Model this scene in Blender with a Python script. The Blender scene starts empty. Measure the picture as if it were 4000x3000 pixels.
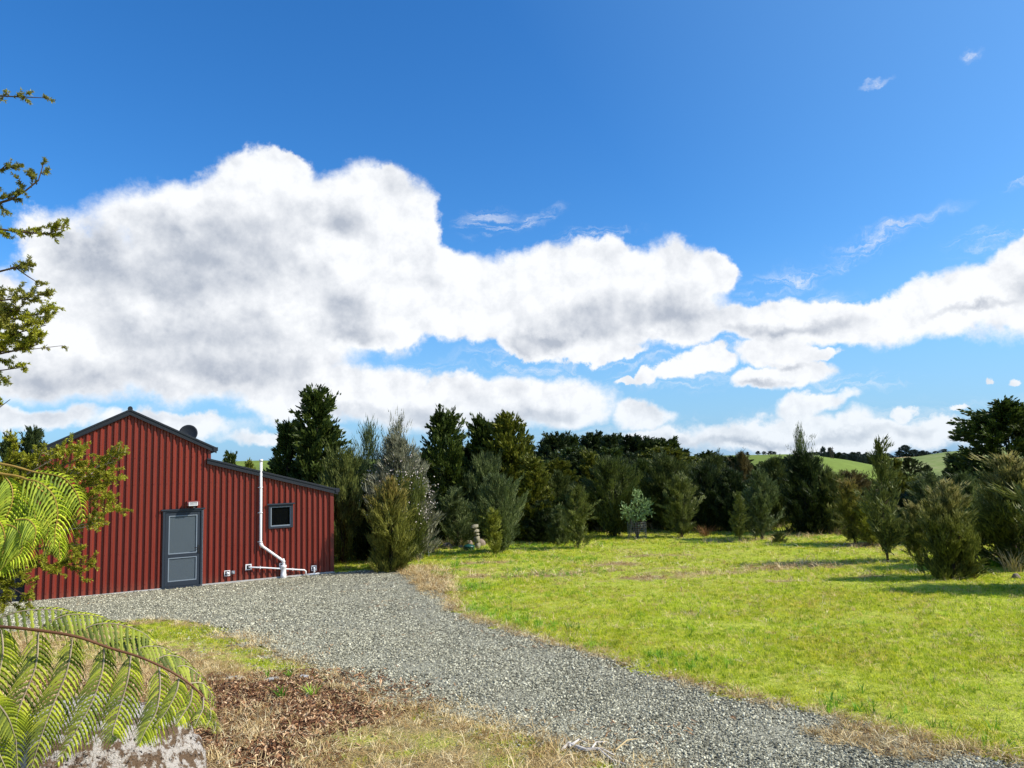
import bpy, bmesh, math, random
import numpy as np
from mathutils import Vector, Matrix, noise as mnoise

SC = bpy.context.scene
COL = SC.collection
PI = math.pi

# ------------------------------------------------------------------ camera
# 24 mm phone lens, camera tipped up 6.6 degrees and rolled about 2 degrees, 2.9 m above the shed's pad
FPX = 2800.0
ROLL = math.atan(0.034)
PITCH = math.atan(322 * math.cos(ROLL) / FPX)
_H = np.array([1.0, 0, 0]); _F = np.array([0, math.cos(PITCH), math.sin(PITCH)]); _V = np.array([0, -math.sin(PITCH), math.cos(PITCH)])
CR = math.cos(ROLL) * _H - math.sin(ROLL) * _V
CU = math.sin(ROLL) * _H + math.cos(ROLL) * _V
CAM = np.array([0.0, 0.0, 2.9])
cd = bpy.data.cameras.new('camera')
cam = bpy.data.objects.new('camera', cd); COL.objects.link(cam)
cam.matrix_world = Matrix(((CR[0], CU[0], -_F[0], CAM[0]), (CR[1], CU[1], -_F[1], CAM[1]), (CR[2], CU[2], -_F[2], CAM[2]), (0, 0, 0, 1)))
cd.sensor_width = 36.0
cd.lens = 36.0 * FPX / 4000.0
cd.clip_start = 0.05
cd.clip_end = 12000
SC.camera = cam

# ------------------------------------------------------------------ light, exposure
SC.render.engine = 'CYCLES'
SC.cycles.use_denoising = True
SC.cycles.denoiser = 'OPENIMAGEDENOISE'
SC.cycles.max_bounces = 6
SC.cycles.diffuse_bounces = 3
SC.cycles.transparent_max_bounces = 4
SC.cycles.caustics_reflective = False
SC.cycles.caustics_refractive = False
SC.view_settings.view_transform = 'Standard'
SC.view_settings.look = 'None'
SC.view_settings.gamma = 1.0
SC.view_settings.use_curve_mapping = False
SC.view_settings.exposure = EXPOSURE = 0.35
SUN_STRENGTH = 5.0
SKY_STRENGTH = 0.125
SUN_EL = math.radians(39.0)
SUN_H = np.array([0.985, -0.17]); SUN_H /= np.linalg.norm(SUN_H)      # horizontal direction towards the sun
sd = bpy.data.lights.new('sun', 'SUN')
sd.energy = SUN_STRENGTH; sd.angle = math.radians(0.53); sd.color = (1.0, 0.935, 0.83)
sun = bpy.data.objects.new('sun', sd); COL.objects.link(sun)
to_sun = Vector((SUN_H[0] * math.cos(SUN_EL), SUN_H[1] * math.cos(SUN_EL), math.sin(SUN_EL)))
sun.rotation_euler = to_sun.to_track_quat('Z', 'Y').to_euler()
sun.location = (30, -5, 30)

def ray(px, py):
    return CR * ((px - 2000) / FPX) + CU * ((1500 - py) / FPX) + _F

def azel(px, py):
    d = ray(px, py); d = d / np.linalg.norm(d)
    return math.atan2(d[0], d[1]), math.asin(d[2])

# ------------------------------------------------------------------ sky: Nishita air with clouds by direction
class NT:
    def __init__(s, nt): s.nt = nt
    def n(s, t, **kw):
        nd = s.nt.nodes.new(t)
        ins = kw.pop('ins', {})
        for k, v in kw.items(): setattr(nd, k, v)
        for k, v in ins.items():
            sk = nd.inputs[k]
            if hasattr(v, 'is_linked') or isinstance(v, bpy.types.NodeSocket): s.nt.links.new(v, sk)
            else: sk.default_value = v
        return nd
    def m(s, op, a, b=None, c=None, clamp=False):
        ins = {0: a}
        if b is not None: ins[1] = b
        if c is not None: ins[2] = c
        nd = s.n('ShaderNodeMath', operation=op, ins=ins); nd.use_clamp = clamp
        return nd.outputs[0]
    def vm(s, op, a, b=None, c=None, scale=None):
        ins = {0: a}
        if b is not None: ins[1] = b
        if c is not None: ins[2] = c
        nd = s.n('ShaderNodeVectorMath', operation=op, ins=ins)
        if scale is not None: nd.inputs['Scale'].default_value = scale
        return nd.outputs[1] if op in ('LENGTH', 'DOT_PRODUCT', 'DISTANCE') else nd.outputs[0]
    def noise(s, vec, scale, detail=2, rough=0.5, lac=2.0, col=False, dist=0.0):
        nd = s.n('ShaderNodeTexNoise', ins={'Vector': vec, 'Scale': scale, 'Detail': detail, 'Roughness': rough, 'Lacunarity': lac, 'Distortion': dist})
        return nd.outputs['Color'] if col else nd.outputs['Fac']
    def mix(s, fac, a, b, mode='MIX'):
        nd = s.n('ShaderNodeMix', data_type='RGBA', blend_type=mode)
        for k, v in ((0, fac), (6, a), (7, b)):
            if isinstance(v, bpy.types.NodeSocket): s.nt.links.new(v, nd.inputs[k])
            elif k == 0: nd.inputs[0].default_value = v
            else: nd.inputs[k].default_value = (v[0], v[1], v[2], 1)
        return nd.outputs[2]
    def mr(s, v, a, b, c=0.0, d=1.0, smooth=True):
        nd = s.n('ShaderNodeMapRange', ins={0: v, 1: a, 2: b, 3: c, 4: d})
        nd.interpolation_type = 'SMOOTHSTEP' if smooth else 'LINEAR'
        return nd.outputs[0]
    def ramp(s, v, stops):
        nd = s.n('ShaderNodeValToRGB', ins={0: v})
        cr = nd.color_ramp
        while len(cr.elements) < len(stops): cr.elements.new(0.5)
        for e, (p, c) in zip(cr.elements, stops):
            e.position = p; e.color = (c[0], c[1], c[2], 1)
        return nd.outputs[0]

world = bpy.data.worlds.new('World'); SC.world = world; world.use_nodes = True
wt = world.node_tree; wt.nodes.clear(); W = NT(wt)
sky = W.n('ShaderNodeTexSky', sky_type='NISHITA')
sky.sun_disc = False
sky.sun_elevation = SUN_EL
sky.sun_rotation = math.atan2(SUN_H[0], SUN_H[1])
sky.altitude = 100; sky.air_density = 1.0; sky.dust_density = 0.9; sky.ozone_density = 3.0
tc = W.n('ShaderNodeTexCoord').outputs['Generated']
sep = W.n('ShaderNodeSeparateXYZ', ins={0: tc})
az = W.m('ARCTAN2', sep.outputs[0], sep.outputs[1])
el = W.m('ARCSINE', sep.outputs[2])
P0 = W.n('ShaderNodeCombineXYZ', ins={0: az, 1: el, 2: 0.0}).outputs[0]

def ellipses(P, items, k=0.18):
    """smooth union of ellipses given as (px, py, rx, ry, slope) of the photograph's sky, turned into azimuth and elevation"""
    out = None
    for it in items:
        px, py, rx, ry = it[:4]; sl = it[4] if len(it) > 4 else 0.0
        a, e = azel(px, py)
        k1 = math.cos(math.atan((px - 2000) / FPX)) ** 2
        ra, re = rx / FPX * k1, ry / FPX * math.sqrt(k1)
        sl2 = sl + 0.034
        # coordinates sheared so that the long axis follows the slope
        q = W.vm('MULTIPLY_ADD', P, (1 / ra, 1 / re, 0), (-a / ra, -e / re, 0))
        if abs(sl) > 0.001:
            sp = W.n('ShaderNodeSeparateXYZ', ins={0: q})
            yy = W.m('MULTIPLY_ADD', sp.outputs[0], -sl * ra / re, sp.outputs[1])
            q = W.n('ShaderNodeCombineXYZ', ins={0: sp.outputs[0], 1: yy}).outputs[0]
        L = W.vm('LENGTH', q)
        if len(it) > 5: L = W.m('ADD', L, it[5])
        out = L if out is None else W.m('SMOOTH_MIN', out, L, k)
    return out

n1 = W.noise(tc, 7.0, 4, 0.55, col=True)
n2 = W.noise(tc, 26.0, 6, 0.62, col=True)
w1 = W.vm('SCALE', W.vm('SUBTRACT', n1, (0.5, 0.5, 0.5)), scale=0.065)
w2 = W.vm('SCALE', W.vm('SUBTRACT', n2, (0.5, 0.5, 0.5)), scale=0.040)
PW = W.vm('ADD', W.vm('ADD', P0, w1), w2)
WHITE = [
 (1060,800,330,190),(1400,830,280,190),(1120,690,140,85),(1480,740,130,75),(800,900,350,210),(380,1090,300,220),(980,1130,740,330),
 (250,1370,800,210),(-200,1300,400,220),(850,1380,640,200),(1560,960,150,190),(1640,1120,200,180),(-150,1200,300,190),
 (1330,1530,480,115),(1850,1570,540,115),(2220,1600,190,85),(2440,1490,60,18,0.03),
 (1880,1170,230,170),(2150,1110,260,150),(2330,1080,250,140),(2600,1110,240,160),(2790,1080,95,80),(2450,1250,400,120),(2100,1330,170,60,-0.1),(1480,1270,260,90,0.1),(2350,1380,300,45,0.0,0.3),(2700,1280,160,80),
 (3000,1245,300,75),(3210,1250,170,85),(3420,1250,280,90,0.1),(3700,1200,360,125,0.22),(4080,1120,340,190,0.24),
 (3020,1365,150,72),(3190,1385,95,30),(2960,1478,110,48),(3120,1460,140,58),(2760,1420,150,60,0.15,0.15),(2640,1450,90,40,0.2,0.15),(2520,1483,65,35),
 (3180,1570,170,42,0.05,0.15),(2480,1600,85,62),(2540,1630,130,60),(3130,1590,100,60),(3540,1625,52,38),(3680,1690,130,60),(3000,1690,460,75),(3420,1715,480,65),(2600,1710,300,50,0.0,0.15),
 (3760,1600,60,14,0,0.3),(3880,1495,30,18,0,0.2),(3980,1500,35,24,0,0.1),(80,1640,420,65,0,0.0),(650,1660,400,60,0,0.1),(1100,1700,300,50,0,.2),
]
# the sky goes on outside the frame: a few more clouds round the horizon
far = []
AROUND = [(-1.35,.22,.45,.10),(-2.1,.30,.40,.11),(-2.9,.20,.35,.08),(1.3,.17,.35,.05),(2.0,.26,.40,.09),(2.7,.18,.40,.08)]
dW = ellipses(PW, WHITE)
for a, e, ra, re in AROUND:
    dW = W.m('SMOOTH_MIN', dW, W.vm('LENGTH', W.vm('MULTIPLY_ADD', PW, (1 / ra, 1 / re, 0), (-a / ra, -e / re, 0))), 0.18)
fine = W.noise(tc, 60.0, 5, 0.65)
mid = W.m('SUBTRACT', W.noise(W.vm('ADD', tc, W.vm('SCALE', w2, scale=0.8)), 15.0, 3, 0.5), 0.5)
edge = W.m('MULTIPLY_ADD', W.m('SUBTRACT', fine, 0.5), 0.30, W.m('MULTIPLY_ADD', mid, -0.75, W.m('SUBTRACT', dW, 0.04)))
# lower clouds are softer, seen through more air
alpha = W.m('MULTIPLY', W.mr(edge, 1.10, W.m('MINIMUM', W.mr(el, 0.03, 0.20, 0.60, 0.90), W.mr(W.noise(tc, 5.0, 2, 0.5), 0.38, 0.62, 0.72, 0.95))), W.mr(el, 0.0, 0.12, 0.80, 1.0))
# thin wisps
stretch = W.vm('MULTIPLY', PW, (14.0, 60.0, 0.0))
wn = W.noise(stretch, 1.0, 6, 0.7, dist=1.2)
WISP = [(2310,925,230,38,0.05),(1890,850,140,60,0.15),(2000,870,230,40,0.2),(3350,990,260,40,0.25),(3500,900,300,40,0.2),(3010,1120,110,30),(3850,950,180,60,0.1),(3830,190,60,30,0.1),(3430,330,80,14,0.1),(3990,720,90,30,.2),
        (3100,1180,300,60),(3950,1280,120,60),(2700,1480,300,60),(2450,1420,260,50,0.1),(2250,1450,200,60,-0.2),(2900,1330,200,70),(3050,1100,220,50,.1),(3350,1500,260,50),(1600,1430,300,30),(2100,1400,420,70),(3000,1700,1300,110)]
dS = ellipses(PW, WISP, 0.1)
wisp = W.m('MULTIPLY', W.mr(dS, 1.15, 0.2), W.mr(wn, 0.42, 0.78))
wisp = W.m('MULTIPLY', wisp, 0.75)
alpha = W.m('MAXIMUM', alpha, wisp)
# shade side of the clouds
GREY = [(330,980,230,130),(880,980,330,130),(620,1080,360,110),(1290,860,150,90,0,0.25),(330,1530,620,100),(700,1290,380,90,0,0.15),(900,1420,350,100,0,0.1),(1380,1200,110,85,0,0.1),(1350,1290,160,60,0,.1),(1500,1630,330,50,0,.1),(2050,1620,250,40,0,.2),
        (2220,1290,230,75,0.08),(2600,1240,210,85,0.1),(2060,1370,90,55,0,.1),(3060,1285,230,26),(3800,1220,230,20,0.2,.2),(4050,1120,120,50,0.2),(3080,1425,90,14),(2980,1500,110,14),(3000,1720,600,25,0,.2),(700,880,300,80,0,0.35)]
gW = ellipses(PW, GREY, 0.3)
gn = W.noise(tc, 11.0, 5, 0.6)
shade = W.mr(W.m('MULTIPLY_ADD', W.m('SUBTRACT', gn, 0.5), 0.8, gW), 1.75, 0.10)
# puffy relief: a small difference of the same field towards the sun
off = W.vm('ADD', tc, (0.012, -0.002, 0.016))
depth_ = W.mr(edge, 1.0, 0.6)
puff = W.m('SUBTRACT', W.noise(off, 17.0, 6, 0.6), W.noise(tc, 17.0, 6, 0.6))
puff = W.m('MULTIPLY_ADD', W.m('MULTIPLY', mid, depth_), 0.7, W.m('MULTIPLY', puff, 2.0))
depth = W.mr(edge, 1.0, 0.35)                       # rims stay bright
shd = W.m('MULTIPLY', shade, W.m('MULTIPLY_ADD', depth, 0.85, 0.15))
shd = W.m('MULTIPLY_ADD', shd, 0.85, W.m('MULTIPLY', depth, 0.07))
shd = W.m('SUBTRACT', shd, W.m('MULTIPLY', puff, 0.85), clamp=True)
cw = 1.0 / (SKY_STRENGTH * 2 ** EXPOSURE)
cloud = W.mix(shd, (0.99 * cw, 1.01 * cw, 1.04 * cw), (0.48 * cw, 0.53 * cw, 0.62 * cw))
air = W.n('ShaderNodeHueSaturation', ins={'Saturation': 1.30, 'Value': 1.08, 'Color': sky.outputs[0]}).outputs[0]
air = W.mix(1.0, air, (0.74, 1.0, 1.18), 'MULTIPLY')
hz = W.mr(el, 0.30, -0.02)                          # moist air whitens the blue towards the horizon
sdot = W.mr(W.vm('DOT_PRODUCT', tc, tuple(to_sun)), 0.25, 1.0, 0, 1, False)      # the air glows towards the sun
air = W.mix(W.m('MULTIPLY', sdot, 0.42), air, (0.32 * cw, 0.62 * cw, 0.92 * cw))
air = W.mix(W.m('MULTIPLY', hz, 0.75), air, (0.27 * cw, 0.52 * cw, 0.86 * cw))
skyc = W.mix(alpha, air, cloud)
bg = W.n('ShaderNodeBackground', ins={0: skyc, 1: SKY_STRENGTH})
wo = W.n('ShaderNodeOutputWorld'); wt.links.new(bg.outputs[0], wo.inputs[0])
world.cycles.sampling_method = 'MANUAL'; world.cycles.sample_map_resolution = 512

# ------------------------------------------------------------------ helpers
def terrain(x, y):
    """height of the ground: falls from the camera to the shed's pad, dips into a valley behind the wood"""
    x = np.asarray(x, float); y = np.asarray(y, float)
    near = 0.75 - 0.0577 * (y - 5)
    near = np.where(y < 5, 0.75 - 0.03 * (y - 5), near)
    z = np.where(y < 18, near, 0.0)
    t = np.clip((y - 15.5) / 5.0, 0, 1)
    blend = near * (1 - t) + 0.0 * t
    z = np.where((y > 15.5) & (y < 20.5), np.minimum(near, blend) * (1 - t) * 1.0 + np.maximum(near, 0) * 0, np.where(y >= 20.5, 0.0, near))
    z = np.where((y > 15.5) & (y < 20.5), (0.75 - 0.0577 * 10.5) * (1 - t) ** 2, z)
    d = np.hypot(x, y)
    far = np.clip(d - 62, 0, None)
    z = z - 14.0 * (1 - np.exp(-far / 70.0))
    return z

def ground(px, py):
    d = ray(px, py); t = 5.0
    for _ in range(60):
        P = CAM + d * t
        z = float(terrain(P[0], P[1]))
        t = t * 0.5 + 0.5 * ((z - CAM[2]) / d[2])
    P = CAM + d * t
    return Vector((P[0], P[1], float(terrain(P[0], P[1]))))

def at(px, py, depth):
    """the point of the place seen at that pixel of the photograph, depth metres away along the view"""
    d = ray(px, py); d = d / d[1]
    return Vector(CAM + d * depth)

def new_mat(name, rough=0.8, spec=0.3):
    m = bpy.data.materials.new(name); m.use_nodes = True
    nt = m.node_tree; nt.nodes.clear()
    T = NT(nt)
    b = nt.nodes.new('ShaderNodeBsdfPrincipled'); o = nt.nodes.new('ShaderNodeOutputMaterial')
    nt.links.new(b.outputs[0], o.inputs[0])
    b.inputs['Roughness'].default_value = rough
    b.inputs['Specular IOR Level'].default_value = spec
    return m, T, b, o

def lk(T, a, b): T.nt.links.new(a, b)

def plain(name, col, rough=0.6, spec=0.4, var=0.12, scale=3.0, bump=0.0, bscale=60.0, metal=0.0):
    m, T, b, o = new_mat(name, rough, spec)
    co = T.n('ShaderNodeTexCoord').outputs['Object']
    f = T.noise(co, scale, 5, 0.6)
    c = T.mix(f, tuple(max(0, k * (1 - var * 1.6)) for k in col), tuple(k * (1 + var * 1.6) for k in col))
    lk(T, c, b.inputs['Base Color'])
    b.inputs['Metallic'].default_value = metal
    if bump > 0:
        bf = T.noise(co, bscale, 4, 0.6)
        bn = T.n('ShaderNodeBump', ins={'Strength': bump, 'Distance': 0.01, 'Height': bf})
        lk(T, bn.outputs[0], b.inputs['Normal'])
    return m

def leaf_mat(name, dark, mid, light, trans=0.25, rough=0.55, scale=1.2, tip=None, tipz=(0, 1), spec=0.25, translucent=None):
    """leaves: colour differs from leaf to leaf and in drifts through the crown; tip tints the young growth high on the plant"""
    m, T, b, o = new_mat(name, rough, spec)
    g = T.n('ShaderNodeNewGeometry')
    isl = g.outputs['Random Per Island']
    co = T.n('ShaderNodeTexCoord').outputs['Object']
    f = T.noise(co, scale, 3, 0.6)
    v = T.m('ADD', T.m('MULTIPLY', isl, 0.55), T.m('MULTIPLY', T.mr(f, 0.3, 0.7), 0.45))
    c = T.ramp(v, [(0.0, dark), (0.5, mid), (1.0, light)])
    if tip is not None:
        z = T.n('ShaderNodeSeparateXYZ', ins={0: T.n('ShaderNodeTexCoord').outputs['Generated']}).outputs[2]
        tf = T.m('MULTIPLY', T.mr(z, tipz[0], tipz[1]), T.mr(T.m('ADD', isl, T.m('MULTIPLY', f, 0.6)), 0.35, 0.95))
        c = T.mix(tf, c, tip)
    lk(T, c, b.inputs['Base Color'])
    if trans > 0:
        tr = T.nt.nodes.new('ShaderNodeBsdfTranslucent'); lk(T, c, tr.inputs[0])
        mx = T.nt.nodes.new('ShaderNodeMixShader'); mx.inputs[0].default_value = trans
        lk(T, b.outputs[0], mx.inputs[1]); lk(T, tr.outputs[0], mx.inputs[2]); lk(T, mx.outputs[0], o.inputs[0])
    return m

class MB:
    """collects shapes and links them as ONE mesh object"""
    def __init__(s): s.v = []; s.f = []; s.mi = []; s.cur = 0
    def add(s, vs, fs):
        o = len(s.v); s.v += [tuple(v) for v in vs]; s.f += [tuple(o + i for i in f) for f in fs]; s.mi += [s.cur] * len(fs)
    def box(s, c, size, M=None):
        x, y, z = size[0] / 2, size[1] / 2, size[2] / 2
        vs = [Vector((a * x, b_ * y, c_ * z)) for a in (-1, 1) for b_ in (-1, 1) for c_ in (-1, 1)]
        if M is not None: vs = [M @ v for v in vs]
        c = Vector(c)
        s.add([v + c for v in vs], [(0, 1, 3, 2), (4, 6, 7, 5), (0, 4, 5, 1), (2, 3, 7, 6), (0, 2, 6, 4), (1, 5, 7, 3)])
    def tube(s, pts, rad, n=8, cap=True):
        pts = [Vector(p) for p in pts]
        if not hasattr(rad, '__len__'): rad = [rad] * len(pts)
        rings = []; pr = None
        for i, p in enumerate(pts):
            t = (pts[min(i + 1, len(pts) - 1)] - pts[max(i - 1, 0)])
            if t.length < 1e-9: t = Vector((0, 0, 1))
            t.normalize()
            if pr is None:
                a = t.orthogonal().normalized()
            else:
                a = (pr - t * pr.dot(t)).normalized()
            pr = a; b_ = t.cross(a)
            rings.append([p + (a * math.cos(2 * PI * k / n) + b_ * math.sin(2 * PI * k / n)) * rad[i] for k in range(n)])
        vs = [v for r_ in rings for v in r_]; fs = []
        for i in range(len(pts) - 1):
            for k in range(n):
                fs.append((i * n + k, i * n + (k + 1) % n, (i + 1) * n + (k + 1) % n, (i + 1) * n + k))
        if cap:
            fs.append(tuple(reversed(range(n)))); fs.append(tuple((len(pts) - 1) * n + k for k in range(n)))
        s.add(vs, fs)
    def lathe(s, prof, n=24, M=None, c=(0, 0, 0)):
        c = Vector(c); vs = []
        for (r_, z) in prof:
            for k in range(n):
                v = Vector((r_ * math.cos(2 * PI * k / n), r_ * math.sin(2 * PI * k / n), z))
                if M is not None: v = M @ v
                vs.append(v + c)
        fs = []
        for i in range(len(prof) - 1):
            for k in range(n):
                fs.append((i * n + k, i * n + (k + 1) % n, (i + 1) * n + (k + 1) % n, (i + 1) * n + k))
        s.add(vs, fs)
    def quad(s, a, b, c, d): s.add([a, b, c, d], [(0, 1, 2, 3)])
    def prism(s, poly, d):
        """extrude the polygon (list of 3D points) along the vector d"""
        d = Vector(d); n = len(poly); poly = [Vector(p) for p in poly]
        s.add(poly + [p + d for p in poly], [tuple(reversed(range(n)))] + [tuple(n + k for k in range(n))] + [(k, (k + 1) % n, n + (k + 1) % n, n + k) for k in range(n)])
    def mesh(s, name, smooth=False):
        me = bpy.data.meshes.new(name)
        me.from_pydata(s.v, [], s.f)
        if smooth: me.shade_smooth()
        return me
    def build(s, name, mat, parent=None, smooth=False, bevel=0.0):
        me = s.mesh(name, smooth)
        mats = mat if isinstance(mat, (list, tuple)) else [mat]
        for m in mats: me.materials.append(m)
        if len(mats) > 1: me.polygons.foreach_set('material_index', s.mi)
        o = bpy.data.objects.new(name, me); COL.objects.link(o)
        if parent is not None: o.parent = parent
        if bevel > 0:
            md = o.modifiers.new('bevel', 'BEVEL'); md.width = bevel; md.segments = 2; md.limit_method = 'ANGLE'
        return o

def np_mesh(name, V, F, smooth=False):
    """V (n,3), F (m,k) arrays to a mesh, quickly"""
    V = np.ascontiguousarray(V, np.float32); F = np.ascontiguousarray(F, np.int32)
    me = bpy.data.meshes.new(name)
    m, k = F.shape
    me.vertices.add(len(V)); me.vertices.foreach_set('co', V.ravel())
    me.loops.add(m * k); me.loops.foreach_set('vertex_index', F.ravel())
    me.polygons.add(m); me.polygons.foreach_set('loop_start', np.arange(0, m * k, k, dtype=np.int32))
    me.update(calc_edges=True)
    if smooth: me.shade_smooth()
    return me

def tag(o, label=None, cat=None, group=None, kind=None):
    if label: o['label'] = label
    if cat: o['category'] = cat
    if group: o['group'] = group
    if kind: o['kind'] = kind
    return o

def empty(name, loc, label=None, cat=None, group=None, rz=0.0):
    o = bpy.data.objects.new(name, None); COL.objects.link(o); o.location = loc; o.rotation_euler = (0, 0, rz)
    o.empty_display_size = 0.2
    return tag(o, label, cat, group)

def obj(name, me, mat=None, parent=None, kind=None):
    if mat is not None and len(me.materials) == 0: me.materials.append(mat)
    o = bpy.data.objects.new(name, me); COL.objects.link(o)
    if parent is not None: o.parent = parent
    if mat is not None and me.materials[0] != mat:
        o.material_slots[0].link = 'OBJECT'; o.material_slots[0].material = mat
    if kind: o['kind'] = kind
    return o

def in_poly(x, y, poly):
    x = np.asarray(x); y = np.asarray(y); r_ = np.zeros(x.shape, bool)
    n = len(poly); j = n - 1
    for i in range(n):
        xi, yi = poly[i]; xj, yj = poly[j]
        c = ((yi > y) != (yj > y)) & (x < (xj - xi) * (y - yi) / ((yj - yi) if abs(yj - yi) > 1e-12 else 1e-12) + xi)
        r_ ^= c; j = i
    return r_

def seg_dist(x, y, line):
    best = np.full(np.shape(x), 1e9)
    for (ax, ay), (bx, by) in zip(line[:-1], line[1:]):
        dx, dy = bx - ax, by - ay
        t = np.clip(((x - ax) * dx + (y - ay) * dy) / (dx * dx + dy * dy + 1e-12), 0, 1)
        best = np.minimum(best, np.hypot(x - ax - t * dx, y - ay - t * dy))
    return best

_rs = np.random.RandomState(7)
_lat = _rs.rand(8, 256, 256)
def vnoise(x, y, k=0):
    """smooth value noise, vectorised"""
    x = np.asarray(x, float); y = np.asarray(y, float)
    xi = np.floor(x).astype(int); yi = np.floor(y).astype(int); fx = x - xi; fy = y - yi
    fx = fx * fx * (3 - 2 * fx); fy = fy * fy * (3 - 2 * fy); L = _lat[k % 8]
    g = lambda a, b: L[a % 256, b % 256]
    return (g(xi, yi) * (1 - fx) + g(xi + 1, yi) * fx) * (1 - fy) + (g(xi, yi + 1) * (1 - fx) + g(xi + 1, yi + 1) * fx) * fy
def fbm(x, y, k=0, o=4):
    s = 0; a = 0.5
    for i in range(o): s = s + a * vnoise(x * 2 ** i + 17.3 * i, y * 2 ** i + 9.1 * i, k + i); a *= 0.5
    return s / (1 - 0.5 ** o)

# ------------------------------------------------------------------ ground: outlines traced on the photograph, laid on the terrain
def gpoly(pts): return [tuple(ground(*p)[:2]) for p in pts]
_up = [(1303, 2236), (1420, 2228), (1560, 2225), (1640, 2236), (1705, 2262), (1745, 2300), (1757, 2345), (1775, 2385), (1860, 2420), (2000, 2462), (2150, 2508), (2330, 2560), (2500, 2618), (2700, 2670), (2818, 2703), (3000, 2750), (3150, 2787), (3300, 2824), (3500, 2866), (3700, 2908), (3900, 2955), (4100, 3000), (4400, 3070)]
_lo = [(2500, 3060), (2350, 2985), (2200, 2930), (2050, 2890), (1900, 2845), (1760, 2805), (1600, 2765), (1480, 2740), (1330, 2690), (1180, 2620), (1050, 2560), (950, 2500), (830, 2448), (700, 2424), (560, 2420), (420, 2440), (250, 2450), (60, 2470), (-300, 2520), (-800, 2600)]
edge_up = gpoly(_up); edge_lo = gpoly(_lo)
SH_A = np.array([-12.0, 17.88]); SH_D = np.array([0.8836, 0.4682]); SH_N = np.array([0.4682, -0.8836])
GRAVEL = edge_up + [(4.6, 3.4), (4.2, 2.2), (1.0, 2.0)] + edge_lo + [(-16, 13), (-17, 16.2), tuple(SH_A + SH_D * -3.4), tuple(SH_A + SH_D * 7.45 - SH_N * 0.1)]
MULCH = gpoly([(880, 2560), (960, 2600), (1080, 2635), (1200, 2650), (1320, 2690), (1420, 2740), (1500, 2810), (1440, 2860), (1300, 2890), (1200, 2930), (1120, 2990), (1080, 3060)]) + [(-3.0, 2.6), (-4.5, 3.2), (-5.4, 4.5), (-5.2, 6.0)] + gpoly([(150, 2640), (400, 2560), (560, 2520), (700, 2500), (800, 2520)])
GREENP = gpoly([(430, 2470), (620, 2435), (800, 2455), (930, 2520), (1080, 2590), (1180, 2640), (1000, 2630), (860, 2560), (700, 2520), (480, 2530)])

def soft(x, y): return (fbm(x * 2.2, y * 2.2, 3) - 0.5) * 0.55 + (fbm(x * 7, y * 7, 1) - 0.5) * 0.25
def is_gravel(x, y, m=0.0):
    j = soft(x, y)
    return in_poly(x + j, y + j * 0.7, GRAVEL) if m == 0 else in_poly(x + j, y + j * 0.7, GRAVEL)
def is_mulch(x, y):
    j = soft(x + 50, y)
    return in_poly(x + j, y - j * 0.7, MULCH)
DIRT = [tuple(ground(*p)[:2]) + r_ for p, r_ in (((2250, 2235), (1.6, .5)), ((2020, 2250), (1.8, .45)), ((2500, 2260), (1.5, .5)), ((1850, 2200), (1.4, .4)), ((2420, 2205), (1.2, .5)), ((2750, 2235), (2.0, .6)),
        ((3050, 2215), (2.2, .7)), ((3080, 2270), (.9, .3)), ((3350, 2130), (1.6, .6)), ((3200, 2090), (2.5, .6)), ((2900, 2110), (2.5, .6)), ((2480, 2330), (.6, .25)), ((3080, 2500), (.22, .1)), ((3030, 2478), (.2, .08)), ((1760, 2230), (.9, .4)), ((2700, 2400), (.5, .2)), ((3400, 2250), (.6, .3)), ((2600, 2170), (1.3, .4)))]
LINE_UP = edge_up[2:]
LINE_LO = edge_lo
LEFTSIDE = edge_lo + [(-16, 13), (-20, 10), (-20, -8), (1.0, -8), (1.0, 2.0)]
def dry(x, y):
    """how brown the turf is, 0 to 1"""
    x = np.asarray(x, float); y = np.asarray(y, float)
    v = np.zeros(x.shape)
    for (cx, cy, rx, ry) in DIRT:
        q = ((x - cx) / rx) ** 2 + ((y - cy) / ry) ** 2
        v = np.maximum(v, np.exp(-q) * 0.62)
    v = v + 0.45 * np.exp(-((seg_dist(x, y, LINE_UP)) / 0.22) ** 2)
    left = in_poly(x, y, LEFTSIDE)
    v = np.where(left, np.maximum(v, 0.70), v)
    gp = in_poly(x + soft(x, y), y + soft(x, y), GREENP)
    v = np.where(gp, 0.30, v)
    v = v + 0.20 * np.exp(-((y - 19.5 - 0.1 * x) / 3.5) ** 2) + np.clip((y - 22) / 10, 0, 1) * 0.22 + np.clip((y - 33) / 3, 0, 1) * 0.6
    return v + (fbm(x * 0.9, y * 1.3, 2) - 0.5) * 0.85 + (fbm(x * 4, y * 5, 5) - 0.5) * 0.75

def grid_axis(lo, hi, step, out, grow=1.18):
    a = list(np.arange(lo, hi + 1e-6, step)); s = step; v = hi
    while v < out: s *= grow; v += s; a.append(v)
    s = step; v = lo
    while v > -out: s *= grow; v -= s; a.insert(0, v)
    return np.array(a)
gx = grid_axis(-16, 20, 0.16, 3500); gy = grid_axis(2.0, 36, 0.16, 3500)
X, Y = np.meshgrid(gx, gy); Z = terrain(X, Y)
nearw = np.clip(1.5 - np.hypot(X, Y - 15) / 60, 0, 1)
g_in = in_poly(X, Y, GRAVEL)
bump = (fbm(X * 0.7, Y * 0.7, 0) - 0.5) * 0.10 + (fbm(X * 3, Y * 3, 4) - 0.5) * 0.05
dE = np.minimum(seg_dist(X, Y, LINE_UP), seg_dist(X, Y, LINE_LO))
Z = Z + np.where(g_in, -0.02, bump * nearw * np.clip(dE / 0.5, 0.15, 1))
nxn, nyn = len(gx), len(gy)
idx = np.arange(nxn * nyn).reshape(nyn, nxn)
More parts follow.
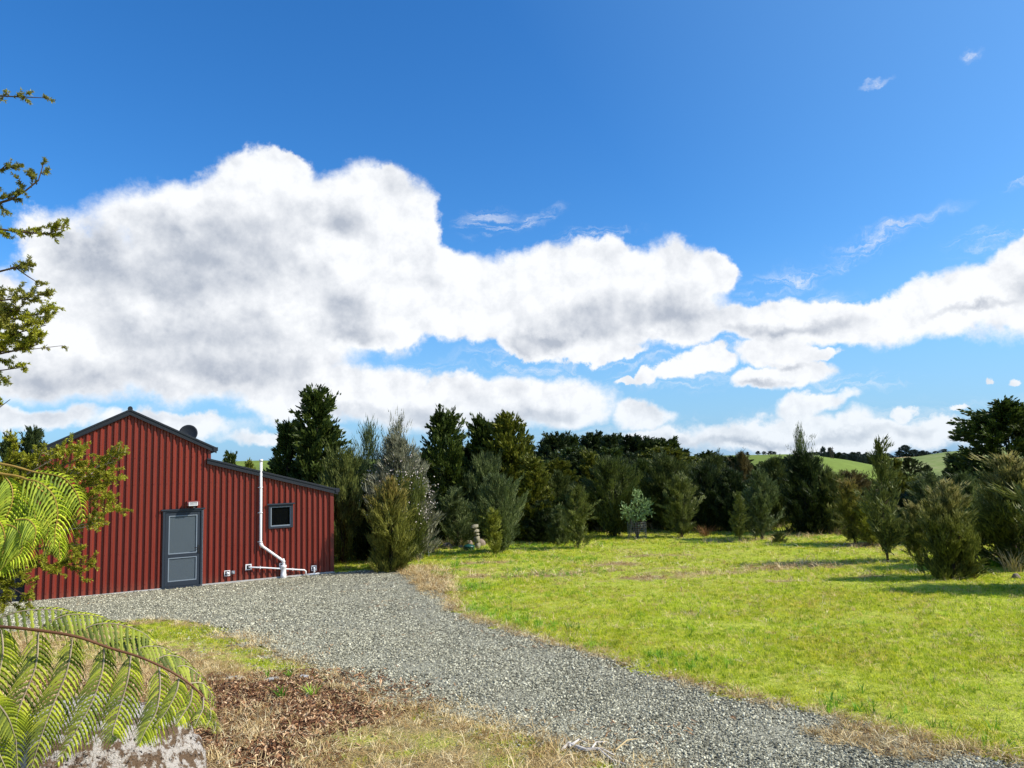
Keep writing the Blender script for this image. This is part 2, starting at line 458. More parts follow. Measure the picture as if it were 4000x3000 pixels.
F = np.stack([idx[:-1, :-1].ravel(), idx[:-1, 1:].ravel(), idx[1:, 1:].ravel(), idx[1:, :-1].ravel()], 1)
me = np_mesh('ground', np.stack([X.ravel(), Y.ravel(), Z.ravel()], 1), F, True)
at_ = me.attributes.new('dry', 'FLOAT', 'POINT'); at_.data.foreach_set('value', np.clip(dry(X.ravel(), Y.ravel()), 0, 1).astype(np.float32))

def turf_mat():
    m, T, b, o = new_mat('turf', 0.9, 0.15)
    geo = T.n('ShaderNodeNewGeometry').outputs['Position']
    d = T.n('ShaderNodeAttribute', attribute_name='dry').outputs['Fac']
    f1 = T.noise(geo, 9.0, 5, 0.65); f2 = T.noise(geo, 55.0, 3, 0.6)
    g = T.ramp(f1, [(0.25, (0.20, 0.25, 0.016)), (0.5, (0.42, 0.47, 0.035)), (0.75, (0.60, 0.58, 0.09))])
    br = T.ramp(f2, [(0.2, (0.13, 0.075, 0.03)), (0.5, (0.34, 0.23, 0.10)), (0.8, (0.58, 0.44, 0.21))])
    fac = T.mr(T.m('ADD', d, T.m('MULTIPLY', T.m('SUBTRACT', f2, 0.5), 0.9)), 0.35, 0.75)
    c = T.mix(fac, g, br)
    f3 = T.noise(geo, 160.0, 2, 0.7)
    c = T.mix(T.mr(f3, 0.52, 0.7, 0, .75), c, (0.10, 0.13, 0.01)); c = T.mix(T.mr(f3, 0.46, 0.30, 0, .7), c, (0.72, 0.70, 0.30))
    # beyond the wood the paddocks are plain pasture
    lk(T, c, b.inputs['Base Color'])
    h = T.m('ADD', T.m('MULTIPLY', f2, 0.6), T.noise(geo, 22.0, 4, 0.6))
    bn = T.n('ShaderNodeBump', ins={'Strength': 0.8, 'Distance': 0.05, 'Height': h})
    lk(T, bn.outputs[0], b.inputs['Normal'])
    return m
M_TURF = turf_mat()
og = obj('ground', me, M_TURF); tag(og, kind='structure')

def sheet(name, test, x0, x1, y0, y1, step, lift, mat, amp=0.012):
    xs = np.arange(x0, x1, step); ys = np.arange(y0, y1, step)
    X, Y = np.meshgrid(xs, ys); X = X + (fbm(X * 9, Y * 9, 2) - .5) * step * 0.8; Y = Y + (fbm(X * 9 + 40, Y * 9, 3) - .5) * step * 0.8
    Z = terrain(X, Y) + lift + (fbm(X * 2, Y * 2, 6) - 0.5) * amp
    ok = test(X, Y)
    c = ok[:-1, :-1] & ok[:-1, 1:] & ok[1:, 1:] & ok[1:, :-1]
    idx = np.arange(X.size).reshape(X.shape)
    F = np.stack([idx[:-1, :-1][c], idx[:-1, 1:][c], idx[1:, 1:][c], idx[1:, :-1][c]], 1)
    used, inv = np.unique(F, return_inverse=True)
    V = np.stack([X.ravel(), Y.ravel(), Z.ravel()], 1)[used]
    o = obj(name, np_mesh(name, V, inv.reshape(F.shape), True), mat)
    return tag(o, kind='structure')

def gravel_mat():
    m, T, b, o = new_mat('gravel_bed', 0.9, 0.2)
    geo = T.n('ShaderNodeNewGeometry').outputs['Position']
    v = T.n('ShaderNodeTexVoronoi', ins={'Vector': geo, 'Scale': 75.0, 'Randomness': 1.0})
    c = T.n('ShaderNodeSeparateColor', ins={0: v.outputs['Color']}).outputs[0]
    f = T.noise(geo, 1.3, 4, 0.6)
    grey = T.ramp(c, [(0.0, (0.06, 0.058, 0.044)), (0.35, (0.21, 0.20, 0.143)), (0.75, (0.36, 0.34, 0.24)), (1.0, (0.58, 0.55, 0.40))])
    grey = T.mix(T.mr(f, 0.55, 0.75, 0, 0.3), grey, (0.30, 0.25, 0.18))
    lk(T, grey, b.inputs['Base Color'])
    bn = T.n('ShaderNodeBump', ins={'Strength': 0.7, 'Distance': 0.012, 'Height': T.m('MULTIPLY', v.outputs['Distance'], -1.0)})
    lk(T, bn.outputs[0], b.inputs['Normal'])
    return m
M_GBED = gravel_mat()
sheet('gravel_driveway', is_gravel, -17, 6, 2.0, 24, 0.07, 0.004, M_GBED)
M_MULCHBED = plain('mulch_bed_earth', (0.10, 0.055, 0.03), 0.95, 0.1, 0.35, 25, 0.8, 40)
sheet('mulch_bed', is_mulch, -7, 0.5, 2.4, 9, 0.06, 0.012, M_MULCHBED, 0.03)

# far hills: pasture ridges whose crests stand where the photograph shows them
M_PAST = plain('pasture', (0.15, 0.24, 0.035), 0.95, 0.1, 0.5, 0.02)
def pasture_mat(name, a, b_, c_):
    m, T, b, o = new_mat(name, 0.95, 0.1)
    geo = T.n('ShaderNodeNewGeometry').outputs['Position']
    f = T.noise(T.vm('MULTIPLY', geo, (1, 1, 5)), 0.02, 7, 0.65); f2 = T.noise(geo, 0.35, 4, 0.7)
    c = T.ramp(T.m('ADD', T.m('MULTIPLY', f, 0.7), T.m('MULTIPLY', f2, 0.3)), [(0.35, a), (0.5, b_), (0.66, c_)])
    lk(T, c, b.inputs['Base Color'])
    return m
def hill(name, crest, depth, back, front, mat, seed):
    xs = np.linspace(-900, 4900, 260)
    cx = [c[0] for c in crest]; cy = [c[1] for c in crest]
    rows = []
    for t in np.concatenate([np.linspace(-1, 0, 26), np.linspace(0, 1, 10)[1:]]):
        r_ = []
        for x in xs:
            py = np.interp(x, cx, cy); P = at(x, py, depth)
            dirn = Vector((P.x, P.y, 0)).normalized()
            if t <= 0: q = P + dirn * (front * t); z = P.z + (-15.5 - P.z) * (1 - math.cos(PI * min(1, -t))) / 2
            else: q = P + dirn * (back * t); z = P.z - (P.z + 25) * t * t * 0.9 - 0.02 * back * t
            z += (fbm(q.x * 0.012 + seed, q.y * 0.012, 2) - 0.5) * 3.0 * min(1, abs(t) * 4)
            r_.append((q.x, q.y, z))
        rows.append(r_)
    A = np.array(rows); n, k = A.shape[:2]; idx = np.arange(n * k).reshape(n, k)
    F = np.stack([idx[:-1, :-1].ravel(), idx[:-1, 1:].ravel(), idx[1:, 1:].ravel(), idx[1:, :-1].ravel()], 1)
    return tag(obj(name, np_mesh(name, A.reshape(-1, 3), F, True), mat), kind='structure')
M_P1 = pasture_mat('near_pasture', (0.10, 0.115, 0.035), (0.14, 0.19, 0.035), (0.20, 0.27, 0.05))
M_P2 = pasture_mat('far_pasture', (0.12, 0.14, 0.055), (0.18, 0.23, 0.065), (0.30, 0.28, 0.14))
hill('hill', [(-900, 1860), (0, 1830), (1000, 1800), (2000, 1785), (2600, 1782), (2950, 1777), (3080, 1774), (3200, 1782), (3300, 1795), (3420, 1818), (3520, 1850), (3700, 1880), (4900, 1900)], 260, 160, 150, M_P1, 3)
hill('hill', [(-900, 1870), (0, 1840), (1500, 1800), (2600, 1786), (2960, 1780), (3200, 1778), (3400, 1787), (3500, 1790), (3580, 1784), (3680, 1768), (3760, 1758), (4000, 1740), (4900, 1700)], 430, 400, 190, M_P2, 9)

# ------------------------------------------------------------------ the red shed (local frame: x along the wall, -y out of it, z up)
def ribbed_mat(name, col):
    m, T, b, o = new_mat(name, 0.42, 0.45)
    co = T.n('ShaderNodeTexCoord').outputs['Object']
    f = T.noise(T.vm('MULTIPLY', co, (6, 6, 0.6)), 1.0, 5, 0.6); f2 = T.noise(co, 90.0, 2, 0.5)
    v = T.m('ADD', T.m('MULTIPLY', f, 0.8), T.m('MULTIPLY', f2, 0.2))
    c = T.mix(v, tuple(k * 0.82 for k in col), tuple(k * 1.18 for k in col))
    z = T.n('ShaderNodeSeparateXYZ', ins={0: co}).outputs[2]
    sx = T.m('FLOOR', T.m('DIVIDE', T.n('ShaderNodeSeparateXYZ', ins={0: co}).outputs[0], 0.776))      # sheets differ a little in tone
    tone = T.n('ShaderNodeTexWhiteNoise', noise_dimensions='1D', ins={'W': sx}).outputs[0]
    c = T.mix(T.m('MULTIPLY', tone, 0.16), c, (0.05, 0.012, 0.01))
    dust = T.m('MULTIPLY', T.mr(T.m('ADD', z, T.m('MULTIPLY', f, 0.4)), 0.55, 0.1), 0.25)      # splashed dust along the foot
    c = T.mix(dust, c, (0.22, 0.13, 0.09))
    lk(T, c, b.inputs['Base Color'])
    lk(T, T.mr(f, 0.3, 0.7, 0.36, 0.55), b.inputs['Roughness'])
    bn = T.n('ShaderNodeBump', ins={'Strength': 0.12, 'Distance': 0.01, 'Height': f})
    lk(T, bn.outputs[0], b.inputs['Normal'])
    return m
M_RED = ribbed_mat('red_steel', (0.195, 0.026, 0.014))
M_REDT = plain('red_trim', (0.14, 0.017, 0.012), 0.4, 0.5, 0.08)
M_CHAR = plain('charcoal_steel', (0.013, 0.017, 0.024), 0.55, 0.35, 0.12, 2, 0.05, 20)
M_CHARL = plain('grey_joinery', (0.022, 0.031, 0.044), 0.55, 0.35, 0.08, 2)
M_BEAD = plain('pale_bead', (0.20, 0.24, 0.28), 0.5, 0.5, 0.06)
M_WHITE = plain('white_plastic', (0.72, 0.72, 0.72), 0.35, 0.5, 0.06, 4)
M_CONC = plain('concrete', (0.42, 0.41, 0.39), 0.9, 0.2, 0.2, 6, 0.3, 60)
M_BLACK = plain('black_plastic', (0.015, 0.015, 0.016), 0.4, 0.5, 0.1)
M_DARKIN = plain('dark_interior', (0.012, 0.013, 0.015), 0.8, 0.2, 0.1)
M_STEEL = plain('galvanised_steel', (0.45, 0.46, 0.47), 0.35, 0.5, 0.1, 8, metal=0.7)

def glass_mat(name, obscure=False):
    m, T, b, o = new_mat(name, 0.05, 0.6)
    if obscure:
        co = T.n('ShaderNodeTexCoord').outputs['Object']
        s = T.n('ShaderNodeSeparateXYZ', ins={0: co})
        wx = T.m('SINE', T.m('MULTIPLY', s.outputs[0], 2 * PI / 0.028)); wz = T.m('SINE', T.m('MULTIPLY', s.outputs[2], 2 * PI / 0.028))
        h = T.m('MULTIPLY', wx, wz)
        c = T.mix(T.mr(h, -0.6, 0.6), (0.030, 0.044, 0.057), (0.11, 0.135, 0.15))
        lk(T, c, b.inputs['Base Color']); b.inputs['Roughness'].default_value = 0.28
        bn = T.n('ShaderNodeBump', ins={'Strength': 0.6, 'Distance': 0.004, 'Height': h}); lk(T, bn.outputs[0], b.inputs['Normal'])
    else:
        b.inputs['Base Color'].default_value = (0.02, 0.025, 0.03, 1)
        b.inputs['Transmission Weight'].default_value = 0.85; b.inputs['IOR'].default_value = 1.1
    return m
M_OBS = glass_mat('obscure_glass', True); M_GLASS = glass_mat('window_glass')

ANG = math.atan2(0.4682, 0.8836)
shed = empty('shed', (SH_A[0], SH_A[1], 0), 'red ribbed metal shed with charcoal trim, gable and side lean-to on the gravel', 'shed', rz=ANG)
LSH = 7.48; DEPTH = 7.0
EAVE, RIDGE, XR = 3.66, 4.64, 2.13
def wall_top(x):
    if x < 0.18: return 2.25
    if x <= XR: return EAVE + (RIDGE - EAVE) * (x - 0.18) / (XR - 0.18)
    if x <= 4.10: return RIDGE - (RIDGE - EAVE) * (x - XR) / (4.10 - XR)
    return 3.30 - (3.30 - 2.31) * (x - 4.10) / (LSH - 4.10)
RIBS = ((0.0, 0.0), (0.024, -0.052), (0.068, -0.052), (0.092, 0.0)); PITCH_R, PH = 0.1552, 0.05
def rib_y(x):
    u = (x - PH) % PITCH_R
    for (a, ya), (b, yb) in zip(RIBS[:-1], RIBS[1:]):
        if a <= u <= b: return ya + (yb - ya) * (u - a) / (b - a)
    return 0.0
def rib_profile(x0, x1):
    """(x, y) corner points of trapezoid ribs, crests towards -y"""
    pts = [(x0, rib_y(x0))]; k = math.floor((x0 - PH) / PITCH_R)
    while PH + k * PITCH_R < x1:
        for dx, dy in RIBS:
            x = PH + k * PITCH_R + dx
            if x0 + 1e-4 < x < x1 - 1e-4: pts.append((x, dy))
        k += 1
    pts.append((x1, rib_y(x1))); return pts
def holes_for(x):
    h = []
    if 2.985 <= x <= 3.925: h.append((0.02, 2.03))
    if 5.675 <= x <= 6.285: h.append((1.42, 2.05))
    return h
def wall_piece(mb, x0, x1):
    pr = rib_profile(x0, x1)
    for (xa, ya), (xb, yb) in zip(pr[:-1], pr[1:]):
        if xb - xa < 1e-6: continue
        xm = (xa + xb) / 2; ta, tb = wall_top(min(max(xa, x0 + 1e-4), x1 - 1e-4)), wall_top(min(max(xb, x0 + 1e-4), x1 - 1e-4)); seg = []
        lo = 0.03
        for (h0, h1) in holes_for(xm): seg.append((lo, h0)); lo = h1
        seg.append((lo, None))
        for s0, s1 in seg:
            za, zb = (ta, tb) if s1 is None else (s1, s1)
            if za <= s0: continue
            mb.quad((xa, ya, s0), (xb, yb, s0), (xb, yb, zb), (xa, ya, za))
mb = MB()
cuts = [0.0, 0.18, XR, 2.985, 3.925, 4.10, 5.675, 6.285, LSH - 0.001]
for a, b in zip(cuts[:-1], cuts[1:]): wall_piece(mb, a, b)
mb.build('wall', M_RED, shed)
# the other three sides, for any other viewpoint
mb = MB()
mb.quad((LSH, 0, 0.03), (LSH, DEPTH, 0.03), (LSH, DEPTH, 2.31), (LSH, 0, 2.31))
mb.quad((0.0, DEPTH, 0.03), (0.0, 0, 0.03), (0.0, 0, 2.25), (0.0, DEPTH, 2.25))
mb.quad((0.18, DEPTH, 2.25), (0.18, 0, 2.25), (0.18, 0, EAVE), (0.18, DEPTH, EAVE))
mb.quad((4.10, 0, 3.2), (4.10, DEPTH, 3.2), (4.10, DEPTH, EAVE), (4.10, 0, EAVE))
mb.add([(0, DEPTH, 0.03), (LSH, DEPTH, 0.03), (LSH, DEPTH, 2.31), (4.1, DEPTH, 3.3), (4.1, DEPTH, EAVE), (XR, DEPTH, RIDGE), (0.18, DEPTH, EAVE), (0.18, DEPTH, 2.25), (0, DEPTH, 2.25)], [tuple(range(9))])
mb.build('side_wall', M_REDT, shed)
mb = MB(); mb.box((LSH / 2, 0.2, 0.0), (LSH + 0.06, 0.55, 0.05)); mb.build('floor_edge', M_CONC, shed)
mb = MB(); mb.box((LSH / 2 - 0.02, -0.062, 0.036), (LSH, 0.012, 0.022)); mb.build('base_flashing', M_CONC, shed)
# corner flashings
for x, z0, z1 in ((0.022, 0.03, 2.25), (0.20, 2.25, EAVE - 0.03), (LSH - 0.05, 0.03, 2.32), (4.085, 3.36, EAVE - 0.02)):
    mb = MB(); mb.box((x, -0.06, (z0 + z1) / 2), (0.10 if x < 1 or x > 5 else 0.07, 0.012, z1 - z0)); mb.build('corner_flashing', M_REDT, shed)
# roofs
def slab(a, b, y0, y1, th):
    (xa, za), (xb, zb) = a, b
    m_ = MB(); m_.add([(xa, y0, za), (xb, y0, zb), (xb, y1, zb), (xa, y1, za), (xa, y0, za - th), (xb, y0, zb - th), (xb, y1, zb - th), (xa, y1, za - th)],
                      [(0, 1, 2, 3), (7, 6, 5, 4), (0, 4, 5, 1), (1, 5, 6, 2), (2, 6, 7, 3), (3, 7, 4, 0)])
    return m_
rA = (0.06, EAVE + 0.03); rB = (XR, RIDGE + 0.09); rC = (4.20, EAVE + 0.05); lA = (4.11, 3.375); lB = (7.60, 2.40)
for a, b in ((rA, rB), (rB, rC), (lA, lB)):
    slab(a, b, -0.07, DEPTH + 0.1, 0.05).build('roof', M_CHAR, shed)
def barge(a, b, h=0.14):
    # folded flashing: an upper roll, a flat face and a lower lip stand proud of one another
    (xa, za), (xb, zb) = a, b
    m_ = slab((xa, za + .012), (xb, zb + .012), -0.125, -0.065, 0.05)
    m2 = slab((xa, za - .036), (xb, zb - .036), -0.108, -0.066, h - 0.05); m3 = slab((xa, za + .012 - h), (xb, zb + .012 - h), -0.122, -0.067, 0.018)
    for q in (m2, m3): m_.add(q.v, q.f)
    return m_
for a, b in ((rA, rB), (rB, (4.26, EAVE + 0.02)), ((4.02, 3.40), lB)):
    barge(a, b).build('barge_flashing', M_CHAR, shed, bevel=0.003)
mb = MB()
mb.tube([(XR, -0.08, RIDGE + 0.12), (XR, DEPTH, RIDGE + 0.12)], 0.06, 8); mb.build('ridge_cap', M_CHAR, shed)
for x, z in ((4.235, EAVE - 0.01), (7.585, 2.385)):
    m_ = MB(); m_.add([(x - .06, -.13, z + .05), (x + .055, -.13, z + .05), (x + .055, -.13, z - .06), (x - .01, -.13, z - .085), (x - .06, -.13, z - .06)], [(0, 1, 2, 3, 4)])
    poly = [(x - .06, -.13, z + .05), (x + .055, -.13, z + .05), (x + .055, -.13, z - .05), (x - .02, -.13, z - .085), (x - .06, -.13, z - .05)]
    m_ = MB(); m_.prism(poly, (0, DEPTH + 0.2, 0)); m_.build('gutter', M_CHAR, shed)
m_ = MB(); m_.prism([(-.02, -.10, EAVE + .05), (.06, -.10, EAVE + .09), (.10, -.10, EAVE - .04), (.02, -.10, EAVE - .06)], (0, DEPTH, 0)); m_.build('gutter', M_CHAR, shed)
# screws: rows of small heads on the crests
mb = MB()
for z0 in (0.18, 1.0, 1.9, 2.75, 3.45):
    k = 0
    while 0.05 + k * 0.1552 < LSH:
        x = 0.05 + k * 0.1552 + 0.046; k += 1
        if x > LSH - .1 or z0 > wall_top(x) - 0.15 or (2.93 < x < 3.98 and z0 < 2.1) or (5.6 < x < 6.35 and 1.3 < z0 < 2.1): continue
        mb.box((x, -0.055, z0), (0.013, 0.008, 0.013))
t = mb.build('screws', M_REDT, shed); t['kind'] = 'stuff'

# dark lean-to on the left: recessed wall of charcoal boards
side = empty('carport_wall', (SH_A[0] + SH_D[0] * -3.2 , SH_A[1] + SH_D[1] * -3.2, 0), 'dark boarded side wall left of the red shed, half hidden by leaves', 'wall', rz=ANG)
for k in range(14):
    mb = MB(); M_ = Matrix.Rotation(0.10, 3, 'X'); mb.box((1.6, 0.10, 0.12 + k * 0.152), (3.17, 0.02, 0.165), M_)
    mb.build('board', M_CHAR, side)
mb = MB(); mb.box((1.6, 0.16, 1.1), (3.17, 0.05, 2.2)); mb.box((0.03, 0.1, 1.1), (0.06, 0.06, 2.2)); mb.build('frame', M_BLACK, side)
mb = MB(); mb.box((1.6, 0.04, 0.02), (3.18, 0.3, 0.06)); mb.build('footing', M_CONC, side)
mb = MB(); mb.add([(-.1, -.05, 2.15), (3.18, -.05, 2.25), (3.18, DEPTH, 2.25), (-.1, DEPTH, 2.15), (-.1, -.05, 2.21), (3.18, -.05, 2.31), (3.18, DEPTH, 2.31), (-.1, DEPTH, 2.21)],
                 [(3, 2, 1, 0), (4, 5, 6, 7), (0, 1, 5, 4), (1, 2, 6, 5), (2, 3, 7, 6), (3, 0, 4, 7)]); mb.build('roof', M_CHAR, side)

# door
def frame_mb(x0, x1, z0, z1, w, y, d):
    m_ = MB()
    m_.box(((x0 + x1) / 2, y, z1 - w / 2), (x1 - x0, d, w)); m_.box(((x0 + x1) / 2, y, z0 + w / 2), (x1 - x0, d, w))
    m_.box((x0 + w / 2, y, (z0 + z1) / 2), (w, d, z1 - z0 - 2 * w)); m_.box((x1 - w / 2, y, (z0 + z1) / 2), (w, d, z1 - z0 - 2 * w)); return m_
frame_mb(2.965, 3.945, 0.0, 2.05, 0.055, -0.03, 0.12).build('door_frame', M_CHARL, shed, bevel=0.003)
door = MB()
x0, x1, z0, z1 = 3.024, 3.886, 0.06, 1.99
for (a, b, c, d) in ((x0, x0 + .085, z0, z1), (x1 - .085, x1, z0, z1)): door.box(((a + b) / 2, -0.045, (c + d) / 2), (b - a, 0.045, d - c))
for (c, d) in ((z0, .185), (.80, .895), (1.90, z1)): door.box(((x0 + x1) / 2, -0.045, (c + d) / 2), (x1 - x0 - .17, 0.045, d - c))
door = door.build('door', M_CHARL, shed, bevel=0.004)
for (c, d) in ((.185, .80), (.895, 1.90)):
    m_ = MB(); m_.box(((x0 + x1) / 2, -0.04, (c + d) / 2), (x1 - x0 - .17, 0.012, d - c)); m_.build('glass_pane', M_OBS, door)
    frame_mb(x0 + .085, x1 - .085, c, d, .022, -0.056, .026).build('glazing_bead', M_BEAD, door)
m_ = MB(); m_.box((x1 - .04, -0.073, 0.98), (.04, .012, .22)); m_.tube([(x1 - .04, -.075, 1.03), (x1 - .04, -.125, 1.03), (x1 - .15, -.13, 1.03)], .011, 8); m_.tube([(x1 - .04, -.075, .93), (x1 - .04, -.10, .93)], .016, 10)
m_.build('handle', M_BLACK, door)
m_ = MB(); m_.box((3.455, -0.075, 2.066), (1.07, .07, .016)); m_.box((3.455, -0.107, 2.052), (1.07, .008, .03)); m_.build('head_flashing', M_CHARL, shed)
m_ = MB(); m_.box((3.455, -0.07, 0.012), (0.98, .12, .03)); m_.build('door_sill', M_CHARL, shed)
m_ = MB(); m_.box((3.94, -.075, 1.02), (.012, .03, 2.0)); m_.build('jamb_flashing', M_BEAD, shed)
# window
win = frame_mb(5.645, 6.315, 1.39, 2.05, .055, -0.03, .11).build('window', M_CHARL, shed, bevel=0.003)
frame_mb(5.70, 6.26, 1.445, 1.995, .028, -0.035, .05).build('sash', M_BEAD, win)
m_ = MB(); m_.box((5.98, -0.02, 1.72), (.51, .006, .50)); m_.build('pane', M_GLASS, win)
m_ = MB(); m_.box((5.98, -0.085, 2.075), (.76, .07, .016)); m_.box((5.98, -0.117, 2.062), (.76, .008, .03)); m_.build('head_flashing', M_CHARL, shed)
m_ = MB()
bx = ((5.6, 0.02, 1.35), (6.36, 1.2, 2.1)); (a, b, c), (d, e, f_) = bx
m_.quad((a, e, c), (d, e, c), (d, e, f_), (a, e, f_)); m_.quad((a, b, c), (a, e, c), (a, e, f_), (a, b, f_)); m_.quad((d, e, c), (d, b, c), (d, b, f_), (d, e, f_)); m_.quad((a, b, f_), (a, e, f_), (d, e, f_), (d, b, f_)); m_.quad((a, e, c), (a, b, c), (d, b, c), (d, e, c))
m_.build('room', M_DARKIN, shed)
m_ = MB(); m_.box((5.98, .10, 1.425), (.6, .16, .02)); m_.build('window_sill', M_BEAD, shed)

def shed_pt(x, y, z):
    p = SH_A + SH_D * x - SH_N * y
    return Vector((p[0], p[1], z))
# mug on the inside sill
mug = empty('mug', shed_pt(6.17, .09, 1.436), 'small white mug standing inside the shed window at its right corner', 'mug', rz=ANG)
m_ = MB(); m_.lathe([(0, .0), (.036, .0), (.04, .10), (.036, .10), (.032, .01), (0, .01)], 16); m_.build('cup', M_WHITE, mug, True)
m_ = MB(); m_.tube([(.036, 0, .085), (.07, 0, .075), (.072, 0, .04), (.038, 0, .02)], .007, 6); m_.build('handle', M_WHITE, mug, True)

# floodlight over the door
lamp = empty('floodlight', shed_pt(3.68, 0, 2.11), 'red-brown floodlight with white lens fixed above the shed door', 'lamp', rz=ANG)
m_ = MB(); m_.box((0, -.03, .03), (.10, .03, .09)); m_.tube([(0, -.04, .04), (0, -.10, .05)], .018, 8); m_.build('bracket', M_BLACK, lamp)
m_ = MB(); m_.prism([(-.15, -.07, .04), (-.15, -.07, .17), (-.15, -.24, .155), (-.15, -.28, .04)], (.30, 0, 0)); m_.build('housing', M_REDT, lamp, bevel=.006)
m_ = MB(); m_.box((.0, -.285, .085), (.22, .012, .10)); m_.build('lens', M_WHITE, lamp)
m_ = MB()
for k in range(6): m_.box((-.075 + k * .03, -.293, .085), (.007, .006, .06))
m_.box((0, -.293, .122), (.19, .006, .006)); m_.build('lens_grille', M_BLACK, lamp)
m_ = MB(); m_.lathe([(0, -.03), (.02, -.025), (.028, 0), (.02, .02), (0, .02)], 12, c=(0.03, -.16, -.005)); m_.build('sensor', M_BEAD, lamp, True)

# satellite dish on the roof slope behind the barge flashing
dish = empty('satellite_dish', shed_pt(3.60, 0.9, EAVE + .27), 'round dark grey satellite dish on the right slope of the shed roof', 'satellite dish', rz=ANG)
m_ = MB(); Rm = Matrix.Rotation(math.radians(82), 3, 'X') @ Matrix.Rotation(math.radians(0), 3, 'Y')
prof = [(0.0, 0.0), (.10, .006), (.20, .025), (.245, .046), (.25, .048), (.245, .054), (.2, .033), (.1, .014), (0, .008)]
Mz = Matrix.Rotation(math.radians(-12), 3, 'Z') @ Matrix.Rotation(math.radians(80), 3, 'X')
m_.lathe(prof, 32, Mz, (0, -.05, .20)); m_.build('reflector', M_CHAR, dish, True)
m_ = MB(); m_.tube([(0, .12, -.28), (0, .12, .05), (0, .0, .18)], .02, 8); m_.build('mast', M_STEEL, dish)

# white waste and vent pipes
pipe = empty('vent_pipe', shed_pt(5.43, 0, 0), 'tall white plastic vent pipe elbowing down the red wall into a gully', 'pipe', rz=ANG)
yo = -0.095
def shift(pts, dx=5.43): return [(x - dx, y, z) for x, y, z in pts]
m_ = MB(); m_.tube(shift([(5.43, yo, 3.32), (5.43, yo, 1.02), (5.445, yo, .965), (5.48, yo, .92), (5.98, yo - .02, .52), (6.03, yo - .02, .47), (6.045, yo - .02, .42), (6.045, yo - .02, .33)]), .036, 14); m_.build('riser', M_WHITE, pipe, True)
m_ = MB(); m_.lathe([(0, .012), (.052, .012), (.052, -.05), (.044, -.05)], 14, c=(0, yo, 3.33)); m_.build('cap', M_WHITE, pipe, True)
m_ = MB(); m_.lathe([(.0, .36), (.075, .36), (.085, .35), (.085, .30), (.072, .29), (.072, .12), (.08, .11), (.08, -.03), (0, -.03)], 18, c=(.615, yo - .02, 0)); m_.build('gully_socket', M_WHITE, pipe, True)
for z in (2.55, 1.85, 1.05):
    m_ = MB(); m_.lathe([(.044, -.014), (.05, -.014), (.05, .014), (.044, .014)], 14, c=(0, yo, z)); m_.box((-.03, -.045, z), (.09, .05, .02)); m_.build('clip', M_WHITE, pipe, True)
for z, x in ((.965, .015), (.48, .60)):
    m_ = MB(); m_.tube([(x - .012, yo - .01, z + .05), (x, yo - .01, z), (x + .03, yo - .012, z - .05)], .05, 14); m_.build('elbow', M_WHITE, pipe, True)
def wallbox(x, z, s, name, parent, dx):
    m_ = frame_mb(x - dx - s / 2, x - dx + s / 2, z - s / 2, z + s / 2, s * .18, -.062, .02); m_.build(name, M_WHITE, parent)
    m_ = MB(); m_.box((x - dx, -.058, z), (s * .66, .012, s * .66)); m_.build('hole', M_BLACK, parent)
waste = empty('waste_pipe', shed_pt(5.12, 0, 0), 'thin white waste pipe sloping along the shed foot to the ground', 'pipe', rz=ANG)
m_ = MB(); m_.tube(shift([(5.12, -.05, .39), (5.13, -.12, .385), (5.5, -.125, .34), (6.35, -.125, .21), (6.62, -.125, .17), (6.66, -.13, .13), (6.66, -.13, .02)], 5.12), .021, 10); m_.build('run', M_WHITE, waste, True)
for x, z in ((5.42, .35), (6.30, .218)):
    m_ = MB(); m_.box((x - 5.12, -.09, z), (.02, .10, .07)); m_.build('clip', M_WHITE, waste)
wallbox(5.12, .385, .16, 'wall_plate', waste, 5.12); wallbox(6.02, .34, .16, 'wall_plate', waste, 5.12)
outlet = empty('outlet_pipe', shed_pt(6.90, 0, 0), 'short white outlet pipe under its wall plate near the shed corner', 'pipe', rz=ANG)
wallbox(6.90, .19, .15, 'wall_plate', outlet, 6.90)
m_ = MB(); m_.tube([(0, -.05, .20), (0, -.11, .20), (0, -.12, .17), (0, -.12, .03)], .027, 10); m_.build('bend', M_WHITE, outlet, True)
m_ = MB(); m_.tube([(-.20, -.13, .028), (.14, -.13, .03)], .03, 10); m_.build('base_run', M_WHITE, outlet, True)
pw = empty('power_inlet', shed_pt(4.571, 0, .27), 'small white square outlet box low on the red wall right of the door', 'outlet', rz=ANG)
frame_mb(-.075, .075, -.075, .075, .02, -.055, .03).build('plate', M_WHITE, pw, bevel=.003)
m_ = MB(); m_.box((0, -.045, 0), (.13, .01, .13)); m_.build('recess', M_BLACK, pw)
m_ = MB(); m_.lathe([(0, 0), (.035, 0), (.04, .06), (0, .07)], 14, Matrix.Rotation(PI / 2, 3, 'X'), (.01, -.05, 0)); m_.build('plug', M_WHITE, pw, True)
pw2 = empty('tap_box', shed_pt(4.725, 0, .28), 'tiny grey square fitting beside the white outlet box on the wall', 'outlet', rz=ANG)
m_ = MB(); m_.box((0, -.055, 0), (.085, .03, .085)); m_.build('plate', M_BEAD, pw2, bevel=.003)
m_ = MB(); m_.tube([(0, -.07, 0), (0, -.10, 0)], .016, 8); m_.build('knob', M_CONC, pw2)

# ------------------------------------------------------------------ shrubs and trees
def rot_about(v, k, a):
    """rotate rows of v about rows of unit k by angles a"""
    c = np.cos(a)[:, None]; s = np.sin(a)[:, None]
    return v * c + np.cross(k, v) * s + k * (np.sum(k * v, 1)[:, None]) * (1 - c)
def unit(v): return v / (np.linalg.norm(v, axis=1)[:, None] + 1e-12)

